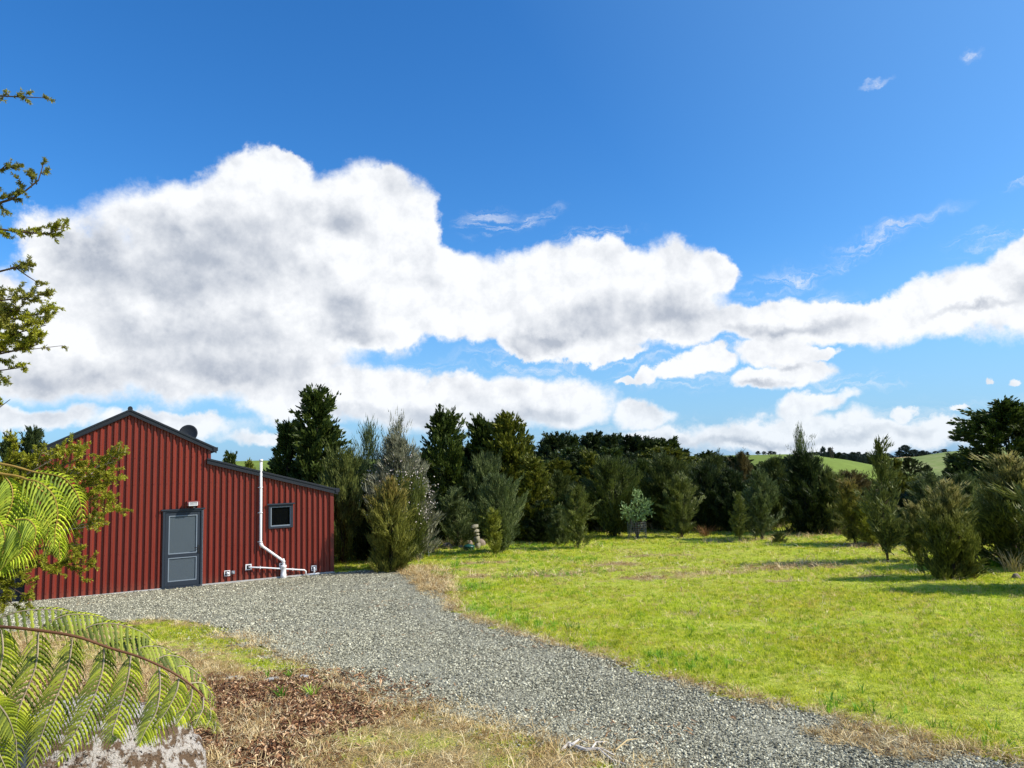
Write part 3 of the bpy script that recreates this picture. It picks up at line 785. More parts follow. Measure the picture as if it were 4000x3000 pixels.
def leaf_tris(base, d, L, Wd, rng, diamond=False, nrm=None):
    """one pointed leaf at every base point along d"""
    n = len(base)
    q = unit(np.cross(d, unit(rng.normal(size=(n, 3))))) if nrm is None else unit(np.cross(d, nrm))
    L = np.broadcast_to(L, (n,))[:, None]; Wd = np.broadcast_to(Wd, (n,))[:, None]
    if diamond:
        mid = base + d * L * 0.45
        V = np.stack([base, mid + q * Wd / 2, base + d * L, mid - q * Wd / 2], 1).reshape(-1, 3)
        F = np.arange(4 * n).reshape(n, 4)
    else:
        V = np.stack([base - q * Wd / 2, base + q * Wd / 2, base + d * L], 1).reshape(-1, 3)
        F = np.arange(3 * n).reshape(n, 3)
    return V, F

def crown(seed, rfun, nplume, nspray, L, spread, sl, sw, up, diamond=False, z0=0.05, core=0.45, zpow=1.0, lump=0.5, tipup=0.0, leaders=0.07):
    """a crown one unit high built of plumes, each a spindle of sprays; rfun(t) is its outline"""
    rng = np.random.RandomState(seed)
    t = z0 + (1 - z0) * rng.rand(nplume) ** zpow
    th = rng.rand(nplume) * 2 * PI
    lob = 1 + lump * ((vnoise(th * 1.3 + seed, t * 5, seed) - 0.5) * 1.3 + (vnoise(th * 3.2 + seed, t * 11 + 5, seed + 1) - 0.5) * 0.9)
    th2 = np.where(rng.rand(nplume) < 0.0, th, th)
    rr = np.sqrt(core ** 2 + (1 - core ** 2) * rng.rand(nplume))
    R_ = rfun(t) * lob * rr
    pos = np.stack([R_ * np.cos(th2), R_ * np.sin(th2), t], 1)
    out = np.stack([np.cos(th2), np.sin(th2), np.zeros(nplume)], 1)
    upw = np.clip(up + 0.25 * (1 - rr) + tipup * t, 0, 1)[:, None]
    ax = unit(out * (1 - upw) + np.array([0, 0, 1.0]) * upw + rng.normal(size=(nplume, 3)) * 0.18)
    PL = L * (0.6 + 0.8 * rng.rand(nplume)); lead = rng.rand(nplume) < leaders; PL = np.where(lead, PL * 1.7, PL)
    base = pos - ax * PL[:, None] * 0.55
    k = nspray
    u = rng.rand(nplume, k) ** 0.8
    B = (base[:, None, :] + ax[:, None, :] * (PL[:, None] * u)[:, :, None]).reshape(-1, 3)
    A = np.repeat(ax, k, 0); uu = u.ravel()
    perp = unit(np.cross(A, unit(rng.normal(size=A.shape))))
    D = rot_about(A, perp, spread * (1 - 0.65 * uu) * (0.5 + rng.rand(len(A))))
    D = unit(D + np.array([0, 0, 0.15]) * (upw.mean() > 0.4))
    wob = rng.normal(size=B.shape) * 0.012 * (L / 0.2)
    V, F = leaf_tris(B + wob, D, sl * (0.55 + 0.8 * rng.rand(len(A))) * (1 - 0.35 * uu), sw, rng, diamond)
    return V, F, base, rr

def stems_mb(seed, rfun, n, h, r0, lean=0.6, z0=0.0, single=False, limbs=8):
    mb = MB(); rng = random.Random(seed)
    if single:
        pts = [(0, 0, -0.02)]; rad = [r0]; x = y = 0
        for i in range(1, 9):
            x += rng.uniform(-.012, .012); y += rng.uniform(-.012, .012); pts.append((x, y, h * i / 8)); rad.append(r0 * (1 - i / 8.6))
        mb.tube(pts, rad, 7)
        for k in range(limbs):
            t = 0.12 + 0.75 * k / limbs; i = int(t * 8); p = Vector(pts[i]).lerp(Vector(pts[i + 1]), t * 8 - i)
            a = k * 2.4 + rng.random(); R_ = float(rfun(np.array([t]))[0]) * 0.7
            q = p + Vector((math.cos(a) * R_, math.sin(a) * R_, R_ * rng.uniform(.2, .8)))
            mb.tube([p, p.lerp(q, .5) + Vector((0, 0, -.01)), q], [r0 * .4 * (1 - t * .6), r0 * .25 * (1 - t * .6), r0 * .08], 5)
    else:
        for k in range(n):
            a = k * 2.4 + rng.random() * .8; sc = lean * rng.uniform(.3, 1)
            pts = []
            for i in range(6):
                t = i / 5 * h * rng.uniform(.75, .95); R_ = float(rfun(np.array([max(t, .3)]))[0]) * sc * (i / 5) ** .8
                pts.append((math.cos(a) * (R_ + .01) + rng.uniform(-.01, .01), math.sin(a) * (R_ + .01) + rng.uniform(-.01, .01), t - (0.02 if i == 0 else 0)))
            pts.sort(key=lambda p: p[2]); mb.tube(pts, [r0 * (1 - i / 5.5) for i in range(6)], 5)
    return mb

# outlines: width against height of one unit
f_bush = lambda t: 0.225 * np.clip(np.sin(np.clip(t * 0.84 + 0.19, 0, 1) * PI) ** 0.7, 0, 1)
f_vase = lambda t: 0.24 * np.clip((0.35 + 0.9 * t), 0, 1) * np.clip((1.03 - t) / 0.32, 0, 1) ** 0.6
f_cone = lambda t: 0.22 * np.clip(1.02 - t, 0, 1) ** 0.8 * np.clip((t + .12) / .22, 0, 1) ** .5 + 0.012
f_col = lambda t: 0.135 * np.clip((1.02 - t) / .4, 0, 1) ** .55 * np.clip((t + .06) / .2, 0, 1) ** .6 + 0.01
f_sap = lambda t: 0.12 * np.clip((1.02 - t) / .75, 0, 1) ** .8 * np.clip((t - .14) / .25, 0, 1) ** .7 + .006
f_broad = lambda t: 0.34 * np.clip(np.sin(np.clip(t * .9 + .12, 0, 1) * PI) ** .5, 0, 1)
def mk(name, *a, **k):
    V, F, b, r_ = crown(*a, **k); me = np_mesh(name, V, F); return me
CROWN = {}
def variants(key, rf, count, seed, *a, **k):
    CROWN[key] = [(mk('foliage', seed + i, rf, *a, **k), rf) for i in range(count)]
variants('bush', f_bush, 3, 10, 260, 84, 0.22, 0.44, 0.075, 0.0085, 0.62, core=.35, zpow=1.05, z0=.02, lump=.9)
variants('vase', f_vase, 2, 30, 240, 80, 0.24, 0.40, 0.08, 0.0085, 0.66, z0=.12, core=.3, lump=.8)
variants('cone', f_cone, 3, 50, 300, 60, 0.15, 0.75, 0.055, 0.016, 0.42, diamond=True, zpow=1.25, core=.55, lump=.8)
variants('col', f_col, 4, 70, 240, 60, 0.15, 0.7, 0.055, 0.016, 0.48, diamond=True, core=.5, lump=1.0, zpow=.95)
variants('shrub', f_col, 3, 90, 150, 76, 0.19, 0.45, 0.065, 0.008, 0.62, core=.3, z0=.11, lump=1.25, leaders=.14)
variants('sap', f_sap, 3, 110, 110, 50, 0.16, 0.6, 0.06, 0.009, 0.60, core=.1, z0=.14, lump=.8)
variants('broad', f_broad, 3, 130, 420, 60, 0.13, 0.85, 0.05, 0.016, 0.35, diamond=True, core=.6, lump=1.1, z0=.12)
variants('thin', lambda t: 0.16 * np.clip(t * 1.3, .2, 1) * np.clip((1.05 - t) / .3, .25, 1), 2, 150, 70, 50, 0.30, 0.28, 0.07, 0.006, 0.80, core=.1, z0=.3, lump=1.0)
variants('low', lambda t: 0.5 * np.clip(1.05 - t, 0, 1) ** .5, 2, 170, 80, 46, 0.4, 0.6, 0.24, 0.03, 0.5, core=.2)

STEM = {}
for key, (n, h, r0, lean, single) in dict(bush=(7, .8, .012, .7, False), vase=(9, .85, .011, .7, False), cone=(1, .93, .022, 1, True), col=(1, .92, .018, 1, True), shrub=(4, .8, .008, .5, False),
                                          sap=(1, .96, .011, 1, True), broad=(1, .8, .026, 1, True), thin=(9, .9, .007, .9, False), low=(4, .5, .02, .6, False)).items():
    STEM[key] = stems_mb(hash(key) % 7 + 3 if False else len(key) * 3 + n, CROWN[key][0][1], n, h, r0, lean, single=single).mesh('trunk', True)

M_BARK = plain('bark', (0.085, 0.062, 0.045), 0.9, 0.15, 0.4, 9, 0.8, 30)
M_BARKG = plain('grey_bark', (0.16, 0.145, 0.125), 0.9, 0.15, 0.4, 9, 0.8, 30)
LM = dict(
    totara=leaf_mat('totara_leaf', (0.016, 0.029, 0.006), (0.055, 0.085, 0.014), (0.15, 0.18, 0.03)),
    totara_y=leaf_mat('yellow_totara_leaf', (0.034, 0.044, 0.006), (0.13, 0.145, 0.016), (0.30, 0.29, 0.04)),
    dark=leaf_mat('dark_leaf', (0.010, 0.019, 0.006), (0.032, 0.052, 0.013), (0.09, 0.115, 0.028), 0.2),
    kanuka=leaf_mat('kanuka_leaf', (0.040, 0.052, 0.010), (0.13, 0.155, 0.035), (0.34, 0.36, 0.10)),
    kanuka_b=leaf_mat('bluish_kanuka_leaf', (0.034, 0.050, 0.016), (0.115, 0.15, 0.048), (0.28, 0.32, 0.12)),
    olive=leaf_mat('olive_leaf', (0.060, 0.070, 0.010), (0.16, 0.17, 0.026), (0.32, 0.30, 0.06), tip=(0.38, 0.26, 0.08), tipz=(.5, 1.1)),
    golden=leaf_mat('golden_tip_leaf', (0.035, 0.045, 0.010), (0.13, 0.15, 0.026), (0.29, 0.30, 0.06), tip=(0.60, 0.50, 0.20), tipz=(.5, 1.15)),
    yellow=leaf_mat('yellow_green_leaf', (0.07, 0.085, 0.010), (0.22, 0.24, 0.03), (0.42, 0.42, 0.07)),
    wood_green=leaf_mat('wood_green_leaf', (0.024, 0.036, 0.009), (0.08, 0.105, 0.024), (0.20, 0.225, 0.055)),
    grey=leaf_mat('grey_leaf', (0.09, 0.09, 0.055), (0.22, 0.22, 0.14), (0.42, 0.41, 0.28)),
    silver=leaf_mat('silver_leaf', (0.12, 0.19, 0.07), (0.25, 0.36, 0.14), (0.44, 0.54, 0.26)),
    far=leaf_mat('haze_tinted_leaf', (0.040, 0.062, 0.052), (0.07, 0.10, 0.085), (0.12, 0.155, 0.125), 0.1),  # distance haze painted into the leaf colour as a bluish cast
    near_y=leaf_mat('near_totara_leaf', (0.15, 0.16, 0.010), (0.34, 0.35, 0.025), (0.58, 0.57, 0.07), 0.4),
    near_g=leaf_mat('near_dull_leaf', (0.13, 0.135, 0.022), (0.27, 0.27, 0.045), (0.46, 0.45, 0.10), 0.4),
    rusty=leaf_mat('rusty_leaf', (0.05, 0.045, 0.014), (0.13, 0.105, 0.034), (0.23, 0.17, 0.055)),
)
NT_ = [0]
def tree(name, cat, label, key, leaf, px, base_py, top_py, wpx, group=None, depth=None, var=None, bark=None, rot=None, z=None):
    """a tree or shrub whose foot is at (px, base_py) on the ground, or depth metres away; its height and spread in metres follow"""
    NT_[0] += 1; rng = random.Random(NT_[0] * 13 + 5)
    if depth is None: P = ground(px, base_py)
    else:
        P = at(px, 1800, depth); P.z = float(terrain(P.x, P.y)) if z is None else z
    k = P.y / FPX
    d = ray(px, top_py); topz = CAM[2] + d[2] / d[1] * P.y
    h = (topz - P.z) / 1.05
    me, rf = CROWN[key][(rng.randrange(99) if var is None else var) % len(CROWN[key])]
    wmax = 2 * float(np.max(rf(np.linspace(.05, 1, 40)))) * 1.12
    w = wpx * k / wmax * (0.86 if key in ('bush', 'vase', 'shrub') else 1.0)
    root = empty(name, P, label, cat, group, rz=rng.random() * 6.28 if rot is None else rot)
    root.rotation_euler[0] = rng.uniform(-.05, .05); root.rotation_euler[1] = rng.uniform(-.05, .05)
    o = obj('foliage', me, LM[leaf], root); o.scale = (w * rng.uniform(.88, 1.1), w * rng.uniform(.88, 1.1), h)
    s = obj('trunk', STEM[key], bark or M_BARK, root); s.scale = (min(w, h), min(w, h), h)
    return root
T = tree
LAND = [(1240, 'the tall conical totara'), (1440, 'the flowering shrub'), (1742, 'the first narrow totara'), (1880, 'the second narrow totara'), (2015, 'the third narrow totara'), (2258, 'the lone yellow-green lawn shrub'), (2490, 'the silver-leaved shrub'),
        (2665, 'the leaning lawn shrub'), (2888, 'the thin upright sapling'), (2978, 'the feathery lawn-edge shrub'), (3150, 'the big dark bushy tree'), (3345, 'the golden-tipped shrub'), (3468, 'the tall slim sapling'), (3715, 'the large golden bush'), (3985, 'the very large golden bush')]
USED = set()
def where(px, what):
    """words for the place beside the nearest landmark; None when they are taken"""
    for d, (lx, nm) in sorted((abs(px - lx), (lx, nm)) for lx, nm in LAND)[:2]:
        for rel in (['straight above'] if d < 28 else []) + (['a little left of', 'well left of'] if px < lx else ['a little right of', 'well right of']):
            if (rel.startswith('a little') and d > 75) or (rel.startswith('well') and d < 40): continue
            t = what + ' ' + rel + ' ' + nm
            if t not in USED: USED.add(t); return t
    return None
# --- behind and beside the shed
T('totara_tree', 'tree', 'tall dark conical totara rising behind the lean-to roof of the red shed', 'cone', 'totara', 1235, 0, 1515, 265, depth=29, var=0)
T('totara_tree', 'tree', 'lower dark totara leaning against the left flank of the tall conical one behind the shed', 'cone', 'totara', 1130, 0, 1640, 210, depth=29.5, var=1)
T('totara_tree', 'tree', 'small dark treetop just above the middle of the lean-to roof', 'cone', 'totara', 885, 0, 1765, 110, depth=34)
T('totara_tree', 'tree', 'small green treetop right beside the white vent pipe top', 'cone', 'yellow', 965, 0, 1800, 90, depth=34)
T('totara_tree', 'tree', 'dark tree at the far left behind the shed, left of the pair', 'broad', 'dark', 45, 0, 1690, 130, depth=27)
T('totara_tree', 'tree', 'dark spiky tree touching the left eave of the shed', 'cone', 'dark', 125, 0, 1668, 130, depth=27)
T('kanuka_shrub', 'shrub', 'olive green shrub close to the right corner of the red shed', 'vase', 'kanuka', 1335, 2195, 1780, 235, var=0)
T('kanuka_shrub', 'shrub', 'dark shrub filling the gap low down beside the shed corner', 'bush', 'dark', 1440, 2185, 1960, 210, var=1)
T('flowering_shrub', 'shrub', 'large greyish shrub dotted with pale flowers, wispy top against the sky', 'bush', 'grey', 1560, 2185, 1725, 300, var=1, rot=2.2)
T('flowering_shrub', 'shrub', 'green-grey shrub sweeping right behind the olive bush, pale flowers along its side', 'vase', 'kanuka', 1600, 2195, 1860, 190, var=1)
T('bare_shrub', 'shrub', 'thin wispy grey stems standing tallest above the flowering shrub', 'thin', 'grey', 1570, 2160, 1655, 150, var=0)
T('bare_shrub', 'shrub', 'wispy bluish stems left of the tallest wisps above the flowering shrub', 'thin', 'kanuka_b', 1440, 2160, 1685, 130, var=1)
T('manuka_shrub', 'shrub', 'bright olive feathery shrub standing in front at the gravel edge beside the shed', 'bush', 'olive', 1530, 2228, 1880, 235, var=0)
# --- tall totaras right of the flowering shrub
T('totara_tree', 'tree', 'narrow tall totara, first of the three right of the flowering shrub', 'col', 'totara', 1742, 0, 1605, 150, depth=29, var=0)
T('totara_tree', 'tree', 'second of the three narrow totaras, dark with a blunt top', 'col', 'totara', 1878, 0, 1635, 135, depth=31, var=1)
T('totara_tree', 'tree', 'third of the three narrow totaras, yellow-green with two ragged tips', 'col', 'totara_y', 2012, 0, 1615, 150, depth=30, var=2)
T('totara_tree', 'tree', 'short yellowish totara at the right foot of the three narrow ones', 'cone', 'totara_y', 2080, 0, 1780, 190, depth=28.5, var=2)
T('totara_tree', 'tree', 'dark totara low between the first and second narrow ones', 'cone', 'dark', 1810, 0, 1740, 160, depth=32)
T('kanuka_shrub', 'shrub', 'fine grey-green shrub in front of the second narrow totara', 'vase', 'kanuka_b', 1880, 0, 1790, 170, depth=29, var=0)
# --- shrubs standing on or at the edge of the lawn
g = 'shrubs dotted along the far edge of the lawn'
T('kanuka_shrub', 'shrub', 'dull green shrub left of the stone stack and green lid', 'shrub', 'kanuka_b', 1785, 2140, 1912, 130, g, var=0)
T('kanuka_shrub', 'shrub', 'round many-stemmed blue-green shrub right of the stone stack', 'vase', 'kanuka_b', 1965, 2158, 1868, 205, g, var=1)
T('sapling', 'sapling', 'slender pale green sapling in front of the round many-stemmed shrub', 'sap', 'yellow', 1938, 2178, 1985, 75, g, var=0)
T('manuka_shrub', 'shrub', 'light yellow-green upright shrub alone on the lawn with a short bare stem', 'shrub', 'kanuka', 2258, 2142, 1905, 125, g, var=1)
T('kanuka_shrub', 'shrub', 'leaning grey-green shrub just right of the silver-leaved one', 'shrub', 'kanuka', 2665, 2098, 1855, 135, g, var=2)
T('sapling', 'sapling', 'thin upright sapling left of the feathery shrub at mid lawn edge', 'sap', 'kanuka', 2888, 2116, 1925, 70, g, var=1)
T('kanuka_shrub', 'shrub', 'feathery blue-green shrub at the lawn edge beside the low dark tuft', 'shrub', 'kanuka_b', 2978, 2106, 1845, 140, g, var=0)
T('low_shrub', 'shrub', 'small low dark round tuft of shrub on the lawn edge', 'low', 'kanuka', 3045, 2120, 2082, 55, g)
T('kanuka_shrub', 'shrub', 'golden-tipped shrub left of the tall single sapling on the right', 'shrub', 'olive', 3340, 2125, 1880, 125, g, var=1)
T('kanuka_shrub', 'shrub', 'yellow-green shrub low behind the tall single sapling', 'shrub', 'yellow', 3410, 2130, 1950, 110, g, var=2)
T('sapling', 'sapling', 'tall slim single-trunked sapling with grey wispy tip on the right of the lawn', 'sap', 'kanuka', 3468, 2196, 1718, 122, g, var=2)
T('manuka_shrub', 'shrub', 'large feathery golden-tipped bush on the right casting a long shadow', 'bush', 'golden', 3715, 2258, 1890, 270, g, var=0)
T('manuka_shrub', 'shrub', 'smaller bushy growth joined to the left side of the large golden bush', 'shrub', 'golden', 3600, 2190, 1965, 110, g, var=2)
T('manuka_shrub', 'shrub', 'very large golden-tipped bush cut by the right edge of the picture', 'bush', 'golden', 3985, 2215, 1795, 420, g, var=1)
T('kanuka_shrub', 'shrub', 'blue-green shrub between the two big golden bushes', 'bush', 'kanuka_b', 3760, 0, 1860, 200, depth=23, var=1)
T('kanuka_shrub', 'shrub', 'blue-green shrub behind the tall single sapling', 'bush', 'kanuka_b', 3620, 0, 1855, 220, depth=26, var=0)
T('yellow_shrub', 'shrub', 'mustard yellow shrub below the round dark hillside tree', 'broad', 'yellow', 3600, 0, 1850, 190, depth=33)
T('yellow_shrub', 'shrub', 'mustard green shrub right of the sapling top', 'cone', 'totara_y', 3495, 0, 1790, 120, depth=32)
T('twiggy_shrub', 'shrub', 'brownish twiggy shrub in front of the green paddock', 'vase', 'rusty', 3310, 0, 1850, 210, depth=33)
T('manuka_shrub', 'shrub', 'bush beyond the right edge whose shadow falls across the lawn', 'bush', 'golden', 4330, 2300, 1700, 460, var=1)
T('kanuka_shrub', 'shrub', 'dark shrub under the big right totara', 'bush', 'dark', 3850, 0, 1900, 300, depth=24, var=2)
# --- the dark tree mid right and its neighbours
T('kanuka_tree', 'tree', 'big dark bushy tree at the right end of the wood with leafy top shoots', 'bush', 'dark', 3150, 0, 1775, 270, depth=28, var=1)
T('leafy_tree', 'tree', 'thin shoots sticking up from the big dark bushy tree', 'thin', 'kanuka_b', 3145, 0, 1690, 110, depth=28.5, var=0)
T('kanuka_tree', 'tree', 'olive flank of the big dark bushy tree, on its right', 'vase', 'kanuka', 3240, 0, 1850, 150, depth=27.5, var=0)
T('totara_tree', 'tree', 'large spreading dark totara at the right edge behind the golden bushes', 'broad', 'totara', 3930, 0, 1560, 430, depth=28, var=0)
T('totara_tree', 'tree', 'second dark totara crown beyond the right edge', 'broad', 'totara', 4120, 0, 1570, 350, depth=29, var=1)
T('totara_tree', 'tree', 'low dark totara left below the large spreading one', 'cone', 'dark', 3745, 0, 1770, 150, depth=30)
# --- the wood, front ranks
g = 'trees of the wood behind the lawn'
WOOD = [('kanuka_tree', 'mid green feathery tree in the wood front behind the silver-leaved shrub', 'vase', 'wood_green', 2390, 1800, 250, 29),
 ('kanuka_tree', 'dull olive tree in the wood front left of the silver-leaved shrub', 'bush', 'wood_green', 2170, 1850, 200, 30),
 ('kanuka_tree', 'green tree sweeping right in the wood behind the leaning shrub', 'vase', 'wood_green', 2600, 1790, 230, 31),
 ('kanuka_tree', 'greyish tree in the wood front behind the thin upright sapling', 'bush', 'dark', 2860, 1840, 220, 29.5),
 ('kanuka_tree', 'dark tree in the wood front between the leaning shrub and the sapling', 'vase', 'dark', 2760, 1830, 200, 30),
 ('kanuka_tree', 'dull green tree in the wood front behind the feathery shrub', 'bush', 'wood_green', 3010, 1800, 200, 31),
 ('totara_tree', 'yellowish totara in the wood above the lone lawn shrub', 'cone', 'totara_y', 2310, 1760, 150, 32),
 ('totara_tree', 'olive topped spreading tree in the wood, broad dome right of centre', 'broad', 'totara_y', 2600, 1740, 290, 36),
 ('totara_tree', 'olive totara in the wood just right of the three narrow totaras', 'broad', 'totara_y', 2180, 1790, 220, 31.5),
 ('kanuka_tree', 'rusty brown topped tree in the wood below the distant ridge houses', 'bush', 'rusty', 2890, 1775, 130, 35),
 ('kanuka_tree', 'olive tree in the wood right of the broad dome', 'vase', 'wood_green', 2780, 1790, 160, 34),
 ('broadleaf_shrub', 'dark shrub low in the wood right of the round many-stemmed shrub', 'bush', 'dark', 2110, 1960, 150, 28),
 ('broadleaf_shrub', 'small leafy shrub at the wood foot behind the lone lawn shrub', 'bush', 'kanuka_b', 2180, 1980, 110, 27),
 ]
for nm, lb, key, lf, px, top, w, dp in WOOD:
    T(nm, 'shrub' if 'shrub' in nm else 'tree', lb, key, lf, px, 0, top, w, g, depth=dp)
# back ranks: tall dark tops that nothing in the photograph tells apart
g = 'dark tall trees at the back of the wood'
rb_ = random.Random(4)
SKYL = [(1640, 1790), (1700, 1760), (1810, 1745), (1900, 1740), (1960, 1745), (2060, 1730), (2120, 1722), (2180, 1700), (2235, 1688), (2290, 1698), (2340, 1690), (2385, 1700), (2430, 1690), (2475, 1705), (2520, 1712), (2560, 1708), (2600, 1722), (2640, 1745), (2680, 1752), (2730, 1765), (2780, 1768), (2830, 1772), (2880, 1788), (2930, 1800), (2985, 1812), (3045, 1800), (3085, 1790)]
for i, (px, top) in enumerate(SKYL):
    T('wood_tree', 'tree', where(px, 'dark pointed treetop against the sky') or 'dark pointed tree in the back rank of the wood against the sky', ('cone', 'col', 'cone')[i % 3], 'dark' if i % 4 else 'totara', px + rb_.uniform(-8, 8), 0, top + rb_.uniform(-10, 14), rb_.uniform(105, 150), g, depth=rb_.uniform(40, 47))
g = 'shaded trees filling the middle of the wood'
for i in range(34):
    px = 1630 + i * 46 + rb_.uniform(-15, 15)
    if px > 3120: break
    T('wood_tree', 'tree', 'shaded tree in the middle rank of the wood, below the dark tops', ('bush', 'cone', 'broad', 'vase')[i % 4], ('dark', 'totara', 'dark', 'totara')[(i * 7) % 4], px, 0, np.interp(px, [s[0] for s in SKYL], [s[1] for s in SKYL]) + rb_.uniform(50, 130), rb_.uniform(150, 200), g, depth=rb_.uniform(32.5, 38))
g = 'dim shrubs behind the right hand bushes'
for px, top, w, dp, lf in ((3260, 1930, 150, 30, 'kanuka'), (3330, 1920, 190, 36, 'kanuka'), (3440, 1900, 200, 38, 'kanuka'), (3540, 1930, 200, 29, 'dark'), (3680, 1900, 180, 34, 'kanuka_b'), (3800, 1900, 200, 27, 'dark'), (3900, 1880, 240, 25, 'dark'), (3500, 1990, 180, 24, 'kanuka'), (3250, 1880, 150, 38, 'kanuka'),(3380,1875,160,42,'rusty'),(3700,1870,160,44,'dark'),(3450,1875,150,46,'kanuka'),(3560,1880,170,48,'dark')):
    T('wood_shrub', 'shrub', where(px, 'dim thicket shrub showing behind and') or 'dim shrub in the thicket behind the bushes on the right', 'bush', lf, px, 0, top, w, g, depth=dp)
g = 'trees hidden behind the shed'
for px, top, dp in ((1430, 1800, 36), (1520, 1790, 40), (1640, 1850, 33), (1340, 1850, 34), (1480, 1880, 31)):
    T('wood_tree', 'tree', 'dark tree glimpsed behind the grey flowering shrub', 'broad', 'dark', px, 0, top, 190, g, depth=dp)

# pale flowers on the flowering shrubs
def flowers(px, py0, py1, wpx, depth, n, seed):
    rng = np.random.RandomState(seed)
    u = rng.rand(n); th = rng.rand(n) * PI * 2
    c = at(px, (py0 + py1) / 2, depth); h = (py1 - py0) / FPX * depth; r_ = wpx / 2 / FPX * depth
    z = c.z + (u - .5) * h; R_ = r_ * np.sin(np.clip(u, .05, .95) * PI) ** .5 * (0.85 + .25 * rng.rand(n))
    B = np.stack([c.x + R_ * np.cos(th), c.y + R_ * np.sin(th), z], 1)
    D = unit(rng.normal(size=(n, 3)) + np.array([0, 0, 1]))
    return leaf_tris(B, D, 0.05, 0.045, rng, True)
M_FLOWER = plain('pale_flower', (0.46, 0.40, 0.37), 0.7, 0.2, 0.25, 8)
for sh in [o for o in SC.objects if o.name.startswith('flowering_shrub') and o.parent is None]:
    i = 0 if 'large' in sh['label'] else 1
    V, F = flowers(1560 + 40 * i, 1780 + 60 * i, 2080, 290 - 90 * i, sh.location.y, 520 - 100 * i, 5 + i)
    V = V - np.array(sh.location)
    c_, s_ = math.cos(-sh.rotation_euler[2]), math.sin(-sh.rotation_euler[2])
    V = np.stack([V[:, 0] * c_ - V[:, 1] * s_, V[:, 0] * s_ + V[:, 1] * c_, V[:, 2]], 1)
    f = obj('flowers', np_mesh('flowers', V, F), M_FLOWER, sh, 'stuff')

# silver-leaved shrub in its wire cage
P = ground(2490, 2104)
pro = empty('silver_shrub', P, 'silver-green broad-leaved shrub growing out of a wire cage at the lawn edge', 'shrub')
rng = np.random.RandomState(3)
nl = 900
k = P.y / FPX
B = np.stack([rng.normal(size=nl) * 52 * k * .5, rng.normal(size=nl) * .25, 0.62 + rng.rand(nl) ** .7 * 0.85], 1)
for (cx, cz, rx, rz_) in ((-.35, 1.0, .22, .25), (.02, 1.15, .2, .55), (.4, .95, .22, .3), (0, .85, .3, .2)):
    pass
cen = np.array([(-.38, 0, 1.12), (-.30, .1, .85), (-.05, 0, 1.05), (.05, .05, 1.4), (.08, 0, 1.68), (.3, 0, 1.12), (.46, .1, .98), (.2, -.1, .8), (-.1, .1, .78), (.4, 0, 1.3)])
B = cen[rng.randint(0, len(cen), nl)] + rng.normal(size=(nl, 3)) * np.array([.10, .12, .10])
D = unit(B - np.array([0, 0, .5]) + rng.normal(size=(nl, 3)) * .35)
V, F = leaf_tris(B, D, .11, .045, rng, True)
obj('foliage', np_mesh('foliage', V, F), LM['silver'], pro)
mb = MB()
for c in cen: mb.tube([(0, 0, -.02), (c[0] * .3, c[1] * .3, .4), (c[0] * .8, c[1], c[2] - .12), tuple(c)], [.02, .016, .009, .005], 5)
mb.build('trunk', M_BARK, pro)
cage = empty('wire_cage', P, 'fine wire cage with leaning stakes round the foot of the silver shrub', 'cage')
M_WIRE = plain('wire', (0.20, 0.21, 0.22), 0.5, 0.5, 0.1, metal=.4)
mb = MB()
for z in np.linspace(.05, .62, 8):
    pts = [(.36 * math.cos(a), .36 * math.sin(a), z) for a in np.linspace(0, 2 * PI, 21)]; mb.tube(pts, .0032, 4, False)
for a in np.linspace(0, 2 * PI, 25)[:-1]: mb.tube([(.36 * math.cos(a), .36 * math.sin(a), -.02), (.36 * math.cos(a), .36 * math.sin(a), .63)], .0032, 4)
mb.build('wire_mesh', M_WIRE, cage)
for (a, b) in (((-.34, -.15, -.1), (-.2, -.1, .75)), ((.33, -.1, -.1), (.28, 0, .7)), ((-.42, 0, -.1), (-.12, .0, .68))):
    mb = MB(); mb.tube([a, b], .014, 6); mb.build('stake', M_BARKG, cage)

# ------------------------------------------------------------------ far ridges: trees on the skyline and in the gully, power pole
def htree(px, base_py, top_py, wpx, depth, key, leaf, label, group=None, name='hill_tree'):
    P = at(px, base_py, depth)
    k = depth / FPX; h = (base_py - top_py) * k
    me, rf = CROWN[key][NT_[0] % len(CROWN[key])]; NT_[0] += 1
    wmax = 2 * float(np.max(rf(np.linspace(.05, 1, 40)))) * 1.12
    P.z -= h * 0.06; h *= 1.06
    root = empty(name, P, label, 'tree', group, rz=NT_[0] * 1.7)
    o = obj('foliage', me, LM[leaf], root); w = wpx * k / wmax; o.scale = (w, w, h)
    s = obj('trunk', STEM[key], M_BARK, root); s.scale = (w * .7, w * .7, h)
    return root
rr_ = random.Random(11)
g = 'tree belt in the gully between the two green hills'
for i in range(24):
    px = 3225 + i * 9.2; cy = np.interp(px, [3220, 3300, 3440], [1792, 1800, 1826])
    htree(px, cy + 2, cy - rr_.uniform(20, 36), rr_.uniform(20, 34), 275 + rr_.uniform(0, 14), 'broad', 'far' if i % 3 else 'dark', 'dark bluish tree in the belt between the two green hillsides', g)
g = 'trees along the skyline of the far hill'
for i in range(34):
    px = 3130 + i * 16.3 + rr_.uniform(-5, 5)
    if 3500 < px < 3590 or px > 3640: continue
    cy = np.interp(px, [2950, 3200, 3400, 3500, 3580, 3680], [1780, 1778, 1787, 1790, 1784, 1768])
    htree(px, cy + 3, cy - rr_.uniform(8, 20), rr_.uniform(16, 28), 433, 'broad', 'far', 'small hazy tree on the far skyline ridge', g)
